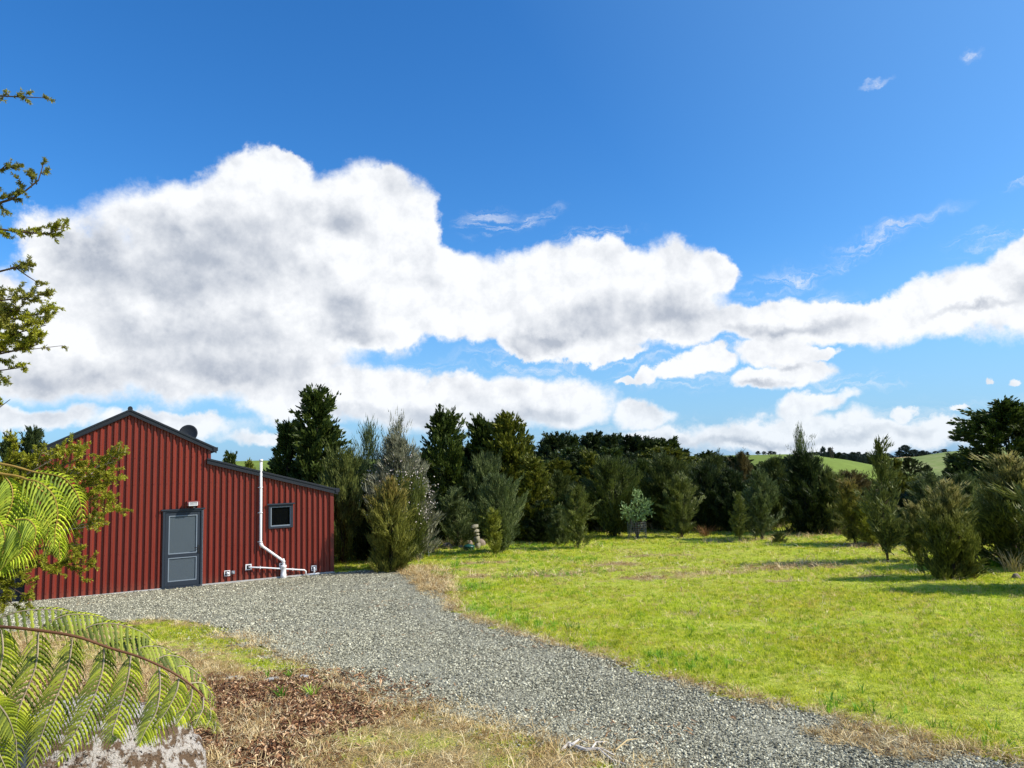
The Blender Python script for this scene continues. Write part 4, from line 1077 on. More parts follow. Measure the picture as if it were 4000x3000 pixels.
for px, b, t, w, lb in ((3540, 1786, 1740, 46, 'tall umbrella-topped pine on the far skyline'), (3570, 1786, 1757, 50, 'rounded far tree right beside the umbrella-topped pine'), (3515, 1788, 1762, 36, 'far tree left of the umbrella-topped pine'), (3600, 1782, 1763, 40, 'lowest of the far trees right of the umbrella-topped pine'),
                       (3690, 1768, 1754, 30, 'round far tree on the crest of the right hill'), (3655, 1772, 1762, 26, 'small round tree left of the one on the right hill crest')):
    htree(px, b, t, w, 433, 'broad', 'far', lb)
for px, b, t, w, lb in ((2920, 1780, 1765, 12, 'tiny pointed tree on the left skyline ridge'), (2962, 1776, 1762, 18, 'first of the round trees left on the skyline ridge'), (2985, 1776, 1763, 16, 'middle round tree left on the skyline ridge'), (3010, 1776, 1762, 24, 'low wide tree on the left skyline ridge'), (3025, 1776, 1764, 16, 'rightmost round tree of the left skyline ridge')):
    htree(px, b, t, w, 262, 'broad', 'far', lb)
for px, t, lb in ((3218, 1746, 'flat-topped layered tree on the near ridge, left of a pair'), (3245, 1750, 'flat-topped layered tree on the near ridge, right of a pair')):
    r_ = htree(px, 1796, t, 26, 261, 'broad', 'far', lb)
for px, b, t, w, lb in ((3555, 1868, 1790, 80, 'round dark tree on the paddock below the far skyline'), (3625, 1868, 1818, 42, 'smaller round dark tree right of the big round one'), (3705, 1880, 1830, 40, 'round dark tree against the paddock by the big right totara')):
    htree(px, b, t, w, 170, 'broad', 'dark', lb)
pole = empty('power_pole', at(3252, 1806, 250), 'thin twin-legged power pole standing on the green hillside', 'power pole')
k = 250 / FPX
for dx in (-.35, .35):
    mb = MB(); mb.tube([(dx, 0, -1), (dx, 0, 60 * k)], [.14, .1], 6); mb.build('post', M_BARK, pole)
mb = MB()
for z in (38, 46, 54): mb.box((0, 0, z * k), (1.8, .15, .12))
mb.build('crossarm', M_BARK, pole)

# ------------------------------------------------------------------ small things at the lawn edge
def rock_mesh(name, seed, sub=2, amp=.25):
    bm = bmesh.new(); bmesh.ops.create_icosphere(bm, subdivisions=sub, radius=1)
    for v in bm.verts:
        n = mnoise.noise(v.co * 1.3 + Vector((seed, 0, 0))) * amp + mnoise.noise(v.co * 4 + Vector((0, seed, 0))) * amp * .35
        v.co *= 1 + n
    me = bpy.data.meshes.new(name); bm.to_mesh(me); bm.free(); return me
def lichen_mat(name, a, b_, c_, sc=9.0):
    m, T, b, o = new_mat(name, 0.95, 0.15)
    co = T.n('ShaderNodeNewGeometry').outputs['Position']
    f = T.noise(co, sc, 8, 0.72, dist=0.4); f2 = T.noise(co, sc * .35, 4, 0.6); f3 = T.noise(co, sc * 4, 5, .7)
    base = T.mix(f3, tuple(k * .5 for k in a), tuple(k * 1.5 for k in a))
    v = T.mr(T.m('ADD', f, T.m('MULTIPLY', T.m('SUBTRACT', f2, .5), .8)), 0.43, 0.56)
    c = T.mix(v, base, T.mix(f3, b_, c_))
    dk = T.mr(T.noise(co, sc * 1.7, 6, .7), 0.56, 0.62)
    c = T.mix(dk, c, (0.035, 0.025, 0.02))
    lk(T, c, b.inputs['Base Color'])
    h = T.m('ADD', T.m('MULTIPLY', f, .6), T.m('MULTIPLY', f3, .6))
    bn = T.n('ShaderNodeBump', ins={'Strength': 1.0, 'Distance': 0.035, 'Height': h}); lk(T, bn.outputs[0], b.inputs['Normal'])
    return m
M_ROCK = lichen_mat('lichened_rock', (0.20, 0.13, 0.08), (0.48, 0.40, 0.33), (0.85, 0.80, 0.74), 34)
M_STONE = plain('field_stone', (0.24, 0.19, 0.15), 0.95, 0.15, 0.4, 5, .8, 15)
M_STONEC = plain('carved_stone', (0.27, 0.25, 0.18), 0.9, 0.15, 0.3, 6, .7, 20)
M_GREEN = plain('green_plastic', (0.012, 0.07, 0.055), 0.35, 0.5, 0.1, 4)

def rock(px, py, wpx, hpx, label, seed, mat=None, depth=None, cat='rock', name='rock', grp=None):
    P = ground(px, py) if depth is None else at(px, py, depth)
    k = P.y / FPX
    me = rock_mesh(name, seed)
    o = obj(name, me, mat or M_STONE); o.location = P + Vector((0, 0, hpx * k * .25)); o.scale = (wpx * k / 2, wpx * k / 2 * .8, hpx * k * .75); me.shade_smooth()
    return tag(o, label, cat, grp)
rock(1878, 2131, 40, 26, 'pinkish brown rock peeping out right of the stone stack', 3)
rock(1832, 2133, 32, 22, 'low brown rock behind the green lid', 5)
rock(1745, 2142, 46, 22, 'pale weathered rock under the dull green shrub left of the green lid', 8)
rock(2098, 2092, 90, 24, 'long low dark boulder at the wood edge right of the round shrub', 9)
rock(1800, 2143, 22, 14, 'small tan stone just left of the green lid', 12)
rock(3970, 2262, 30, 22, 'small stone at the right edge below the big golden bush', 15)
rock(3795, 2488, 20, 10, 'small pale stone lying on the lawn on the right', 17)
P = ground(1862, 2143); k = P.y / FPX
stk = empty('stone_stack', P, 'leaning stack of pale stones like a small totem beside the green lid', 'stone stack')
def blk(cx, z0, w, h, tilt, sq, sd):
    me = bpy.data.meshes.new('stone'); bm = bmesh.new(); bmesh.ops.create_cube(bm, size=1); bmesh.ops.bevel(bm, geom=bm.edges[:], offset=.16, segments=2, affect='EDGES')
    for v in bm.verts: v.co *= 1 + .12 * mnoise.noise(v.co * 2.5 + Vector((sd, 0, 0)))
    bm.to_mesh(me); bm.free(); me.shade_smooth()
    o = obj('stone', me, M_STONEC, stk); o.location = (cx * k, 0, (z0 + h / 2) * k); o.scale = (w * k, w * k * sq, h * k); o.rotation_euler = (0, tilt, 0.2 * sd)
blk(4, -2, 20, 26, .05, .9, 1); blk(1, 21, 22, 30, -.03, .9, 2); blk(-1, 48, 21, 12, .12, 1, 3); blk(-4, 58, 26, 14, -.2, 1, 4); blk(-6, 76, 27, 13, -.3, .9, 5); blk(-3, 69, 10, 9, 0, 1, 6)
P = ground(1832, 2148)
lid = empty('tank_lid', P, 'dark green domed plastic lid low in the grass beside the stone stack', 'tank lid')
r0 = 21 * P.y / FPX
mb = MB(); mb.lathe([(r0, -.05), (r0, .10), (r0 * 1.04, .105), (r0 * 1.04, .125), (r0 * .96, .145), (r0 * .7, .18), (r0 * .3, .20), (0, .205)], 28); mb.build('cover', M_GREEN, lid, True)
mb = MB()
for a in np.linspace(0, 2 * PI, 9)[:-1]: mb.box((r0 * 1.03 * math.cos(a), r0 * 1.03 * math.sin(a), .07), (.03, .03, .05))
mb.build('lugs', M_GREEN, lid)
P = ground(1675, 2172)
st = MB(); st.tube([(0, 0, -.1), (.01, 0, 110 * P.y / FPX)], .012, 6); o = st.build('marker_stake', M_WHITE); o.location = P; tag(o, 'thin pale stake standing right of the flowering shrub', 'stake')

# ------------------------------------------------------------------ foreground boulder
P = at(395, 2950, 3.35)
me = rock_mesh('boulder', 21, 5, .18)
co = np.empty(len(me.vertices) * 3, np.float32); me.vertices.foreach_get('co', co); co = co.reshape(-1, 3)
n_ = np.array([mnoise.fractal(Vector(c) * 5.0, .7, 2.0, 6) for c in co]) * .05
co = co * (1 + n_[:, None]); co[:, 2] = np.clip(co[:, 2], -1, .80 + .1 * n_ * 8)
me.vertices.foreach_set('co', co.ravel()); me.shade_smooth()
bo = obj('boulder', me, M_ROCK)
bo.location = (P.x, P.y, 1.50 - .10); bo.scale = (.455, .44, .60); bo.rotation_euler = (0.05, .06, .5)
tag(bo, 'big boulder crusted with white lichen under the fern frond, bottom left', 'boulder')

# pale flat stones edging the mulch bed
for i, (px, py, w) in enumerate(((920, 2655, 80), (1060, 2662, 85), (1190, 2652, 60))):
    rock(px, py, w, 14, ('longest pale flat stone edging the bark bed, left of three', 'middle pale flat stone edging the bark bed', 'small pale flat stone edging the bark bed, right of three')[i], 30 + i, M_CONC, name='edging_stone', cat='stone')

# ------------------------------------------------------------------ near totara on the left: branches reach into the picture
M_TWIG = plain('twig_bark', (0.10, 0.065, 0.045), 0.8, 0.2, 0.3, 30)
M_TWIGP = plain('pale_twig', (0.48, 0.38, 0.33), 0.7, 0.2, 0.2, 30)
DN = 5.6
base = at(-620, 2400, DN + .6); base.z = float(terrain(base.x, base.y))
nt = empty('totara_tree', base, 'near totara at the left edge, its leafy twigs reaching across the sky and shed', 'tree')
def local(p): return Vector(p) - base
mb = MB()
trunk_pts = [(base.x, base.y, base.z - .1)] + [tuple(at(x, y, DN + .6)) for x, y in ((-600, 2200), (-560, 1900), (-560, 1500), (-520, 1000), (-500, 500), (-480, 100), (-470, -200))]
mb.tube([local(p) for p in trunk_pts], [.11, .10, .09, .075, .06, .045, .03, .015], 10); mb.build('trunk', M_BARK, nt)
rg = np.random.RandomState(5)
def near_branch(pts, depth, twigs, leafn, mat, rad=.012, tw=.30, pale=False, llen=.024, lw=.0085, droop=0.0, start=0.25, dens=1.0):
    """a limb through picture points at its own depth, twigs off it and needle leaves round every twig"""
    P3 = [at(x, y, depth + dz) for (x, y, dz) in pts]
    lim = MB(); lim.tube([local(p) for p in P3], [rad * (1 - .8 * i / (len(P3) - 1)) for i in range(len(P3))], 6)
    A = np.array([list(p) for p in P3]); seg = np.linalg.norm(np.diff(A, axis=0), axis=1); cum = np.concatenate([[0], np.cumsum(seg)]); tot = cum[-1]
    BB = []; DD = []
    def pt(s):
        return np.array([np.interp(s, cum, A[:, i]) for i in range(3)])
    for j in range(twigs):
        s = tot * (start + (1 - start) * (j + rg.rand()) / twigs)
        p = pt(s); t = pt(min(tot, s + .03)) - pt(max(0, s - .03)); t /= np.linalg.norm(t) + 1e-9
        d = t * .75 + rg.normal(size=3) * np.array([.5, .5, .6]); d[2] += .12 - droop; d /= np.linalg.norm(d)
        Lt = tw * (.5 + .8 * rg.rand()) * (1.1 - .5 * s / tot)
        q = [p + d * Lt * u + np.array([0, 0, .10 * Lt * math.sin(u * 3)]) + rg.normal(size=3) * .006 for u in np.linspace(0, 1, 5)]
        lim.tube([local(x) for x in q], [.004, .0035, .003, .002, .0012], 4)
        # side twiglets
        subs = [(q, Lt)]
        for m_ in range(5):
            u = .15 + .8 * rg.rand(); i = int(u * 4); a = q[i] + (q[min(i + 1, 4)] - q[i]) * (u * 4 - i)
            dd = d * .6 + rg.normal(size=3) * .55; dd /= np.linalg.norm(dd); L2 = Lt * .42 * (.5 + rg.rand())
            q2 = [a + dd * L2 * w for w in np.linspace(0, 1, 4)]; subs.append((q2, L2)); lim.tube([local(x) for x in q2], [.0025, .002, .0016, .001], 3)
        for qq, LL in subs:
            n = max(6, int(leafn * 2.1 * LL * dens)); qa = np.array(qq); uu = rg.rand(n) * (len(qq) - 1) * .999; ii = uu.astype(int); fr = (uu - ii)[:, None]
            pos = qa[ii] * (1 - fr) + qa[ii + 1] * fr; tg = unit(qa[ii + 1] - qa[ii]); per = unit(np.cross(tg, rg.normal(size=(n, 3))))
            BB.append(pos); DD.append(unit(tg * .65 + per))
    br = lim.build('branch', M_TWIGP if pale else M_TWIG, nt)
    B = np.concatenate(BB) - np.array(base); D = np.concatenate(DD)
    V, F = leaf_tris(B, D, llen * (.6 + .7 * rg.rand(len(B))), lw, rg, True)
    obj('leaves', np_mesh('leaves', V, F), mat, br, 'stuff')
LG, LY = LM['near_g'], LM['near_y']
near_branch([(-560, 420, .6), (-250, 400, .3), (-60, 372, 0), (70, 378, 0), (190, 383, 0)], DN, 9, 260, LG, .012, .16, start=.55, dens=.9)
near_branch([(-545, 900, .6), (-250, 850, .2), (-60, 810, 0), (40, 780, 0), (100, 745, 0), (150, 705, 0), (170, 640, 0)], DN, 20, 300, LG, .016, .20, start=.45)
near_branch([(-550, 760, .6), (-200, 720, .2), (-40, 700, 0), (30, 640, 0), (60, 655, 0)], DN, 12, 300, LG, .012, .18, start=.5)
near_branch([(-545, 960, .6), (-250, 930, .2), (-40, 890, 0), (70, 905, 0), (180, 915, 0), (265, 885, 0)], DN, 22, 300, LY, .014, .18, start=.45)
near_branch([(-545, 1100, .6), (-250, 1080, .2), (-40, 1070, 0), (60, 1045, 0), (110, 1080, 0), (150, 1105, 0)], DN, 16, 300, LG, .013, .18, start=.45)
for i, (a, b, c) in enumerate(((1180, 1150, 175), (1260, 1225, 165), (1330, 1270, 180), (1390, 1345, 150), (1230, 1190, 90), (1310, 1350, 120))):
    near_branch([(-550, a + 120, .6), (-250, a + 60, .3), (-40, a, .1 * (i % 3)), (70, (a + b) / 2, 0), (c, b, 0)], DN, 24, 330, LY if i % 2 else LG, .014, .24, start=.45)
near_branch([(-540, 1420, .6), (-200, 1400, .2), (-20, 1375, 0), (120, 1365, 0), (245, 1350, 0)], DN, 9, 200, LG, .008, .10, start=.5, dens=.8)
near_branch([(-540, 1520, .6), (-200, 1480, .2), (-20, 1450, 0), (90, 1435, 0)], DN, 14, 320, LY, .012, .18, start=.5)
near_branch([(-540, 1660, .6), (-200, 1640, .2), (-40, 1620, 0), (40, 1560, 0)], DN, 10, 320, LY, .012, .15, start=.5)
# the lower boughs in front of the shed wall
for i, (y0, x1, y1, d_) in enumerate(((1980, 360, 1770, .3), (2000, 455, 1800, .4), (2010, 440, 1880, .5), (2060, 425, 1935, .5), (1960, 250, 1770, .2), (1950, 130, 1790, .1), (2100, 400, 2010, .6), (2120, 330, 2060, .5), (2180, 320, 2125, .6), (2230, 305, 2205, .6), (2040, 360, 1850, .8), (2090, 260, 1990, .8), (1900, 60, 1760, .1))):
    near_branch([(-570, y0 + 60, .5), (-250, y0 + 20, .3), (-30, y0 - 30, .1), (x1 * .55, (y0 + y1 * 2) / 3, d_ * .5), (x1, y1, d_ * .6)], DN + .7, 26, 330, LY, .014, .30, pale=(i % 3 == 1), start=.42, droop=.05)
for i, (y0, x1, y1) in enumerate(((2200, 90, 2260), (2260, 105, 2330), (2180, 60, 2200), (2300, 60, 2370), (2250, 30, 2300))):
    near_branch([(-600, y0 + 30, .4), (-200, y0 - 30, .2), (-20, y0, .1), (x1, y1, 0)], DN + .7, 16, 300, LY, .012, .26, start=.5, droop=.15)

# ------------------------------------------------------------------ tree ferns
def fern_mat(name, a, b_, c_, trans):
    m, T, b, o = new_mat(name, 0.6, 0.18)
    g = T.n('ShaderNodeNewGeometry'); isl = g.outputs['Random Per Island']
    co = T.n('ShaderNodeTexCoord').outputs['Object']; f = T.noise(co, 9, 3, .6)
    v = T.m('ADD', T.m('MULTIPLY', isl, .5), T.m('MULTIPLY', f, .5))
    c = T.ramp(v, [(0.2, a), (.5, b_), (.8, c_)])
    c = T.mix(g.outputs['Backfacing'], c, T.mix(.25, c, (0.18, 0.20, 0.10)))
    lk(T, c, b.inputs['Base Color'])
    tr = T.nt.nodes.new('ShaderNodeBsdfTranslucent'); lk(T, c, tr.inputs[0])
    mx = T.nt.nodes.new('ShaderNodeMixShader'); mx.inputs[0].default_value = trans
    lk(T, b.outputs[0], mx.inputs[1]); lk(T, tr.outputs[0], mx.inputs[2]); lk(T, mx.outputs[0], o.inputs[0])
    return m
M_FERN = fern_mat('fern_green', (0.05, 0.075, 0.005), (0.18, 0.225, 0.011), (0.46, 0.49, 0.035), .12)
M_FERNB = fern_mat('bright_fern_green', (0.14, 0.22, 0.010), (0.38, 0.48, 0.022), (0.64, 0.70, 0.06), .22)
M_RACH = plain('fern_stalk', (0.13, 0.055, 0.025), .6, .3, .3, 20)
M_RACHP = plain('pale_fern_stalk', (0.30, 0.24, 0.16), .6, .3, .3, 20)
M_RACHY = plain('yellow_fern_stalk', (0.35, 0.22, 0.05), .6, .3, .3, 20)
def smooth_curve(pts, n):
    """Catmull-Rom through the points"""
    P = [pts[0] * 2 - pts[1]] + list(pts) + [pts[-1] * 2 - pts[-2]]; out = []
    m = len(pts) - 1
    for i in range(n):
        t = i / (n - 1) * m; k = min(int(t), m - 1); u = t - k; a, b, c, d = P[k:k + 4]
        out.append(0.5 * ((2 * b) + (c - a) * u + (2 * a - 5 * b + 4 * c - d) * u * u + (3 * b - 3 * c + d - a) * u ** 3))
    return out
def pinna(name, pts, nrm, n, ll, lw, mats, parent, origin, droop=.35, fold=.25, lobes=7, fwd=.35, rad=.0028, seed=0, taper0=.55):
    """one feather of the frond: a stalk with leaflets on both sides, each leaflet toothed, folded and curved down"""
    r_ = random.Random(seed); C_ = smooth_curve([Vector(p) for p in pts], n)
    mb = MB(); mb.cur = 0
    mb.tube([p - origin for p in C_], [rad * (1 - .75 * i / n) for i in range(n)], 5)
    mb.cur = 1
    for i in range(1, n):
        T_ = (C_[min(i + 1, n - 1)] - C_[i - 1]).normalized(); N_ = (Vector(nrm) - T_ * Vector(nrm).dot(T_)).normalized(); S_ = T_.cross(N_)
        u = i / (n - 1); prof = (taper0 + (1 - taper0) * min(1, u * 3)) * (1 - max(0, u - .45) / .55) ** .75 if u < 1 else .1
        L = ll * max(.12, prof) * r_.uniform(.9, 1.1)
        for sd in (-1, 1):
            d0 = (S_ * sd + T_ * fwd + N_ * .12).normalized()
            vs = []; m = lobes * 2
            for j in range(m + 1):
                w = j / m
                cen_ = C_[i] + d0 * (L * w) + Vector((0, 0, -1)) * (droop * L * w * w) + T_ * (L * .18 * w * w)
                half = lw * .5 * min(1, (1 - w) * 2.2 + .04) * min(1, w * 6 + .4) * (1.15 if j % 2 else .55)
                side = T_ * half
                vs += [cen_ - side + N_ * (-fold * half), cen_ + N_ * 0, cen_ + side + N_ * (-fold * half)]
            fs = []
            for j in range(m):
                a = j * 3; fs += [(a, a + 1, a + 4, a + 3), (a + 1, a + 2, a + 5, a + 4)]
            mb.add([v - origin for v in vs], fs)
    return mb.build(name, mats, parent)

# fern at the bottom left: its crown stands outside the picture, one great frond arches in
fb = at(-420, 2600, 2.35); fbz = float(terrain(fb.x, fb.y))
fern = empty('tree_fern', (fb.x, fb.y, fbz), 'low tree fern at the bottom left whose big frond arches over the boulder', 'fern')
org = Vector((fb.x, fb.y, fbz))
mb = MB(); mb.tube([(0, 0, -.1), (.01, 0, .4), (0, .02, (at(-420, 2480, 2.35).z - fbz) - .05)], [.10, .085, .075], 12); mb.build('trunk', M_BARK, fern)
D0 = 2.25
rach = [(-420, 2500, .1), (-200, 2440, .05), (0, 2448, 0), (150, 2462, 0), (300, 2487, .02), (420, 2528, .04), (560, 2572, .06), (690, 2636, .08), (780, 2706, .1), (830, 2780, .1), (848, 2850, .09), (845, 2900, .08)]
RC = smooth_curve([at(x, y, D0 + d) for x, y, d in rach], 60)
mb = MB(); mb.tube([p - org for p in RC], [.0048 * (1 - .8 * i / 60) + .001 for i in range(60)], 7)
frond = mb.build('frond', M_RACH, fern, True)
NL = (0.35, -0.85, 0.35)
LOW = [ # lower feathers: hang down and towards the left
 ([(-110, 2470), (-120, 2620), (-150, 2800), (-160, 2960)], 620), ([(5, 2452), (10, 2560), (-30, 2740), (-90, 2950)], 600), ([(150, 2466), (140, 2600), (78, 2760), (62, 2850), (70, 3010)], 600), ([(285, 2486), (262, 2620), (205, 2760), (160, 2880), (110, 3040)], 600),
 ([(408, 2524), (400, 2620), (360, 2740), (300, 2850), (225, 2980)], 560), ([(512, 2556), (500, 2650), (470, 2760), (440, 2860), (455, 2880)], 0),
 ([(622, 2602), (625, 2690), (610, 2780), (570, 2850), (545, 2905)], 0), ([(700, 2645), (690, 2700), (655, 2770), (610, 2830)], 0), ([(752, 2682), (745, 2740), (715, 2790), (690, 2830)], 0), ([(795, 2725), (792, 2770), (775, 2805), (760, 2838)], 0), ([(822, 2765), (822, 2805), (808, 2835)], 0), ([(840, 2810), (842, 2840), (834, 2862)], 0)]
for i, (pp, _) in enumerate(LOW):
    m = len(pp); pts = [at(x, y, D0 + .04 - .03 * j + .06 * min(i, 8) / 8) for j, (x, y) in enumerate(pp)]
    ll = [.070, .074, .074, .072, .068, .064, .060, .050, .045, .036, .028, .02][i]
    pinna('pinna', pts, NL, [28, 28, 29, 29, 27, 25, 23, 18, 15, 12, 10, 8][i], ll, [.0135, .0135, .0135, .013, .0125, .012, .0115, .010, .009, .008, .007, .006][i], [M_RACHP, M_FERN], frond, org, droop=.75, fold=.5, seed=i, lobes=6 if i < 8 else 3)
UPF = [[(-60, 2440), (60, 2392), (180, 2380), (270, 2392), (340, 2425)], [(150, 2456), (250, 2405), (350, 2402), (440, 2425)], [(280, 2480), (370, 2440), (460, 2438), (560, 2472), (612, 2525)], [(408, 2520), (480, 2496), (560, 2500), (625, 2540)], [(500, 2552), (570, 2525), (640, 2532), (700, 2570)], [(590, 2588), (650, 2560), (710, 2572), (760, 2620)], [(660, 2620), (720, 2600), (780, 2640), (815, 2700)], [(740, 2670), (790, 2668), (826, 2710), (842, 2760)]]
for i, pp in enumerate(UPF):
    pts = [at(x, y, D0 + .05 + .10 * j / len(pp) + .01 * i) for j, (x, y) in enumerate(pp)]
    pinna('pinna', pts, (0.1, -.5, .85), [17, 17, 18, 14, 13, 12, 11, 9][i], [.07, .065, .075, .06, .052, .05, .042, .032][i], .0115, [M_RACHP, M_FERN], frond, org, droop=1.0, seed=40 + i, lobes=6)
# a second frond of the same fern at the frame's edge
rach2 = [(-420, 2520, .1), (-300, 2560, -.1), (-160, 2640, -.15), (-60, 2740, -.18), (10, 2860, -.2)]
RC2 = smooth_curve([at(x, y, D0 + d) for x, y, d in rach2], 30)
mb = MB(); mb.tube([p - org for p in RC2], [.007 * (1 - .8 * i / 30) + .001 for i in range(30)], 6); fr2 = mb.build('frond', M_RACH, fern, True)
for i, pp in enumerate(([(-160, 2645), (-130, 2760), (-80, 2880), (-20, 2990)], [(-60, 2745), (-40, 2850), (0, 2950), (40, 3040)], [(-80, 2720), (-20, 2740), (30, 2800), (60, 2880)])):
    pinna('pinna', [at(x, y, D0 - .2) for x, y in pp], NL, 18, .062, .0125, [M_RACHP, M_FERN], fr2, org, seed=60 + i, droop=.75, fold=.5)

# taller tree fern at the left, nearer than the shed: drooping feathers in full sun
D1 = 3.1
tb = at(-330, 1900, D1); tbz = float(terrain(tb.x, tb.y)); org2 = Vector((tb.x, tb.y, tbz))
tf = empty('tree_fern', org2, 'bright green tree fern at the left edge drooping its frond tips before the shed', 'fern')
mb = MB(); mb.tube([(0, 0, -.1), (.02, 0, .8), (0, .02, tb.z - tbz - .1)], [.10, .085, .08], 12); mb.build('trunk', M_BARK, tf)
# each frond: a stalk and drooping feathers; (stalk points), [feathers]
FR = [
 ([(-330, 1890, 0), (-150, 1830, 0), (0, 1850, 0), (100, 1870, 0), (180, 1930, 0)], [([(20, 1862), (45, 1900), (48, 1960), (20, 2030), (-10, 2080)], .095), ([(-60, 1840), (-70, 1900), (-60, 1980), (-90, 2060)], .09), ([(80, 1868), (150, 1882), (205, 1930), (226, 2000), (216, 2070), (214, 2130)], .085)]),
 ([(-330, 1880, .2), (-150, 1800, .15), (20, 1815, .1), (120, 1840, .1), (170, 1852, .1)], [([(120, 1842), (185, 1850), (250, 1868), (292, 1915), (312, 1960), (325, 2030)], .075), ([(170, 1855), (190, 1900), (250, 1960), (250, 2020)], .06)]),
 ([(-330, 1950, -.1), (-180, 1960, -.1), (-60, 2000, -.1), (40, 2080, -.1)], [([(-60, 2000), (0, 2040), (20, 2110), (5, 2180)], .085), ([(0, 2045), (60, 2060), (85, 2110), (80, 2160), (40, 2195)], .065), ([(-120, 1980), (-60, 2050), (-50, 2130), (-40, 2230)], .085), ([(60, 2030), (110, 2030), (140, 2070), (130, 2130)], .05), ([(-10, 2110), (30, 2150), (20, 2200), (-10, 2240)], .05)]),
 ([(-330, 1900, .1), (-100, 1900, .05), (60, 1990, .05), (160, 2040, .05)], [([(110, 2015), (150, 2040), (150, 2090), (110, 2130)], .045), ([(170, 2045), (200, 2080), (230, 2110), (232, 2180)], .045), ([(60, 1990), (130, 1995), (190, 2050), (175, 2110)], .05), ([(225, 2040), (236, 2100), (240, 2150), (235, 2190)], .03), ([(-20, 1940), (80, 1950), (130, 1990), (140, 2040)], .07)]),
]
for i, (st_, fe) in enumerate(FR):
    RCf = smooth_curve([at(x, y, D1 + d) for x, y, d in st_], 24)
    mb = MB(); mb.tube([p - org2 for p in RCf], [.008 * (1 - .8 * q / 24) + .001 for q in range(24)], 6); fo = mb.build('frond', M_RACHY, tf, True)
    for j, (pp, ll) in enumerate(fe):
        pts = [at(x, y, D1 + st_[-1][2] - .05 * q / len(pp)) for q, (x, y) in enumerate(pp)]
        pinna('pinna', pts, (0.45, -.75, .3), 20 if ll > .055 else 15, ll * 1.05, .0125, [M_RACHY, M_FERNB], fo, org2, droop=1.15, seed=100 + i * 10 + j, lobes=4, fold=.7, fwd=.15)

# ------------------------------------------------------------------ driftwood and dry stalks at the bottom
M_DRIFT = plain('driftwood', (0.58, 0.53, 0.47), .9, .15, .45, 14, .8, 30)
M_STRAW = plain('straw', (0.55, 0.42, 0.22), .8, .2, .3, 10)
def gz(px, py, up=0.0):
    p = ground(px, py); p.z += up; return p
o0 = ground(2330, 2950)
dw = empty('driftwood_branch', o0, 'grey weathered forked branch lying on the gravel edge at the bottom', 'branch')
mb = MB(); mb.tube([gz(x, y, u) - o0 for x, y, u in ((2190, 2936, .01), (2222, 2924, .03), (2292, 2946, .03), (2338, 2944, .035), (2392, 2980, .02), (2440, 3000, .03))], [.014, .022, .013, .012, .007, .004], 6); mb.tube([gz(x, y, u) - o0 for x, y, u in ((2225, 2932, .03), (2262, 2915, .05), (2300, 2922, .03))], [.012, .007, .003], 5); mb.tube([gz(x, y, u) - o0 for x, y, u in ((2310, 2944, .03), (2330, 2925, .05), (2372, 2918, .04))], [.008, .005, .002], 5); mb.build('wood', M_DRIFT, dw)
mb = MB(); mb.tube([gz(x, y, u) - o0 for x, y, u in ((2290, 2940, .03), (2350, 2945, .04), (2400, 2960, .02))], [.010, .007, .004], 6); mb.build('twig', M_DRIFT, dw, True)
for i, (a, b, lb) in enumerate((((2170, 3010), (2290, 2890), 'tall pale dry stalk standing up from the driftwood'), ((2405, 2940), (2495, 2895), 'single straw lying on the gravel right of the driftwood'), ((2140, 3010), (2270, 2950), 'dry stalk leaning low left of the driftwood'))):
    o1 = ground(*a); q = ground(*b)
    if i == 0: q = at(b[0], b[1], o1.y + .05)
    mb = MB(); mb.tube([Vector((0, 0, .02)), (q - o1) * .5 + Vector((0, 0, .05)), q - o1 + Vector((0, 0, .02))], [.006, .005, .002], 5); o = mb.build('dry_stalk', M_STRAW); o.location = o1; tag(o, lb, 'stalk')

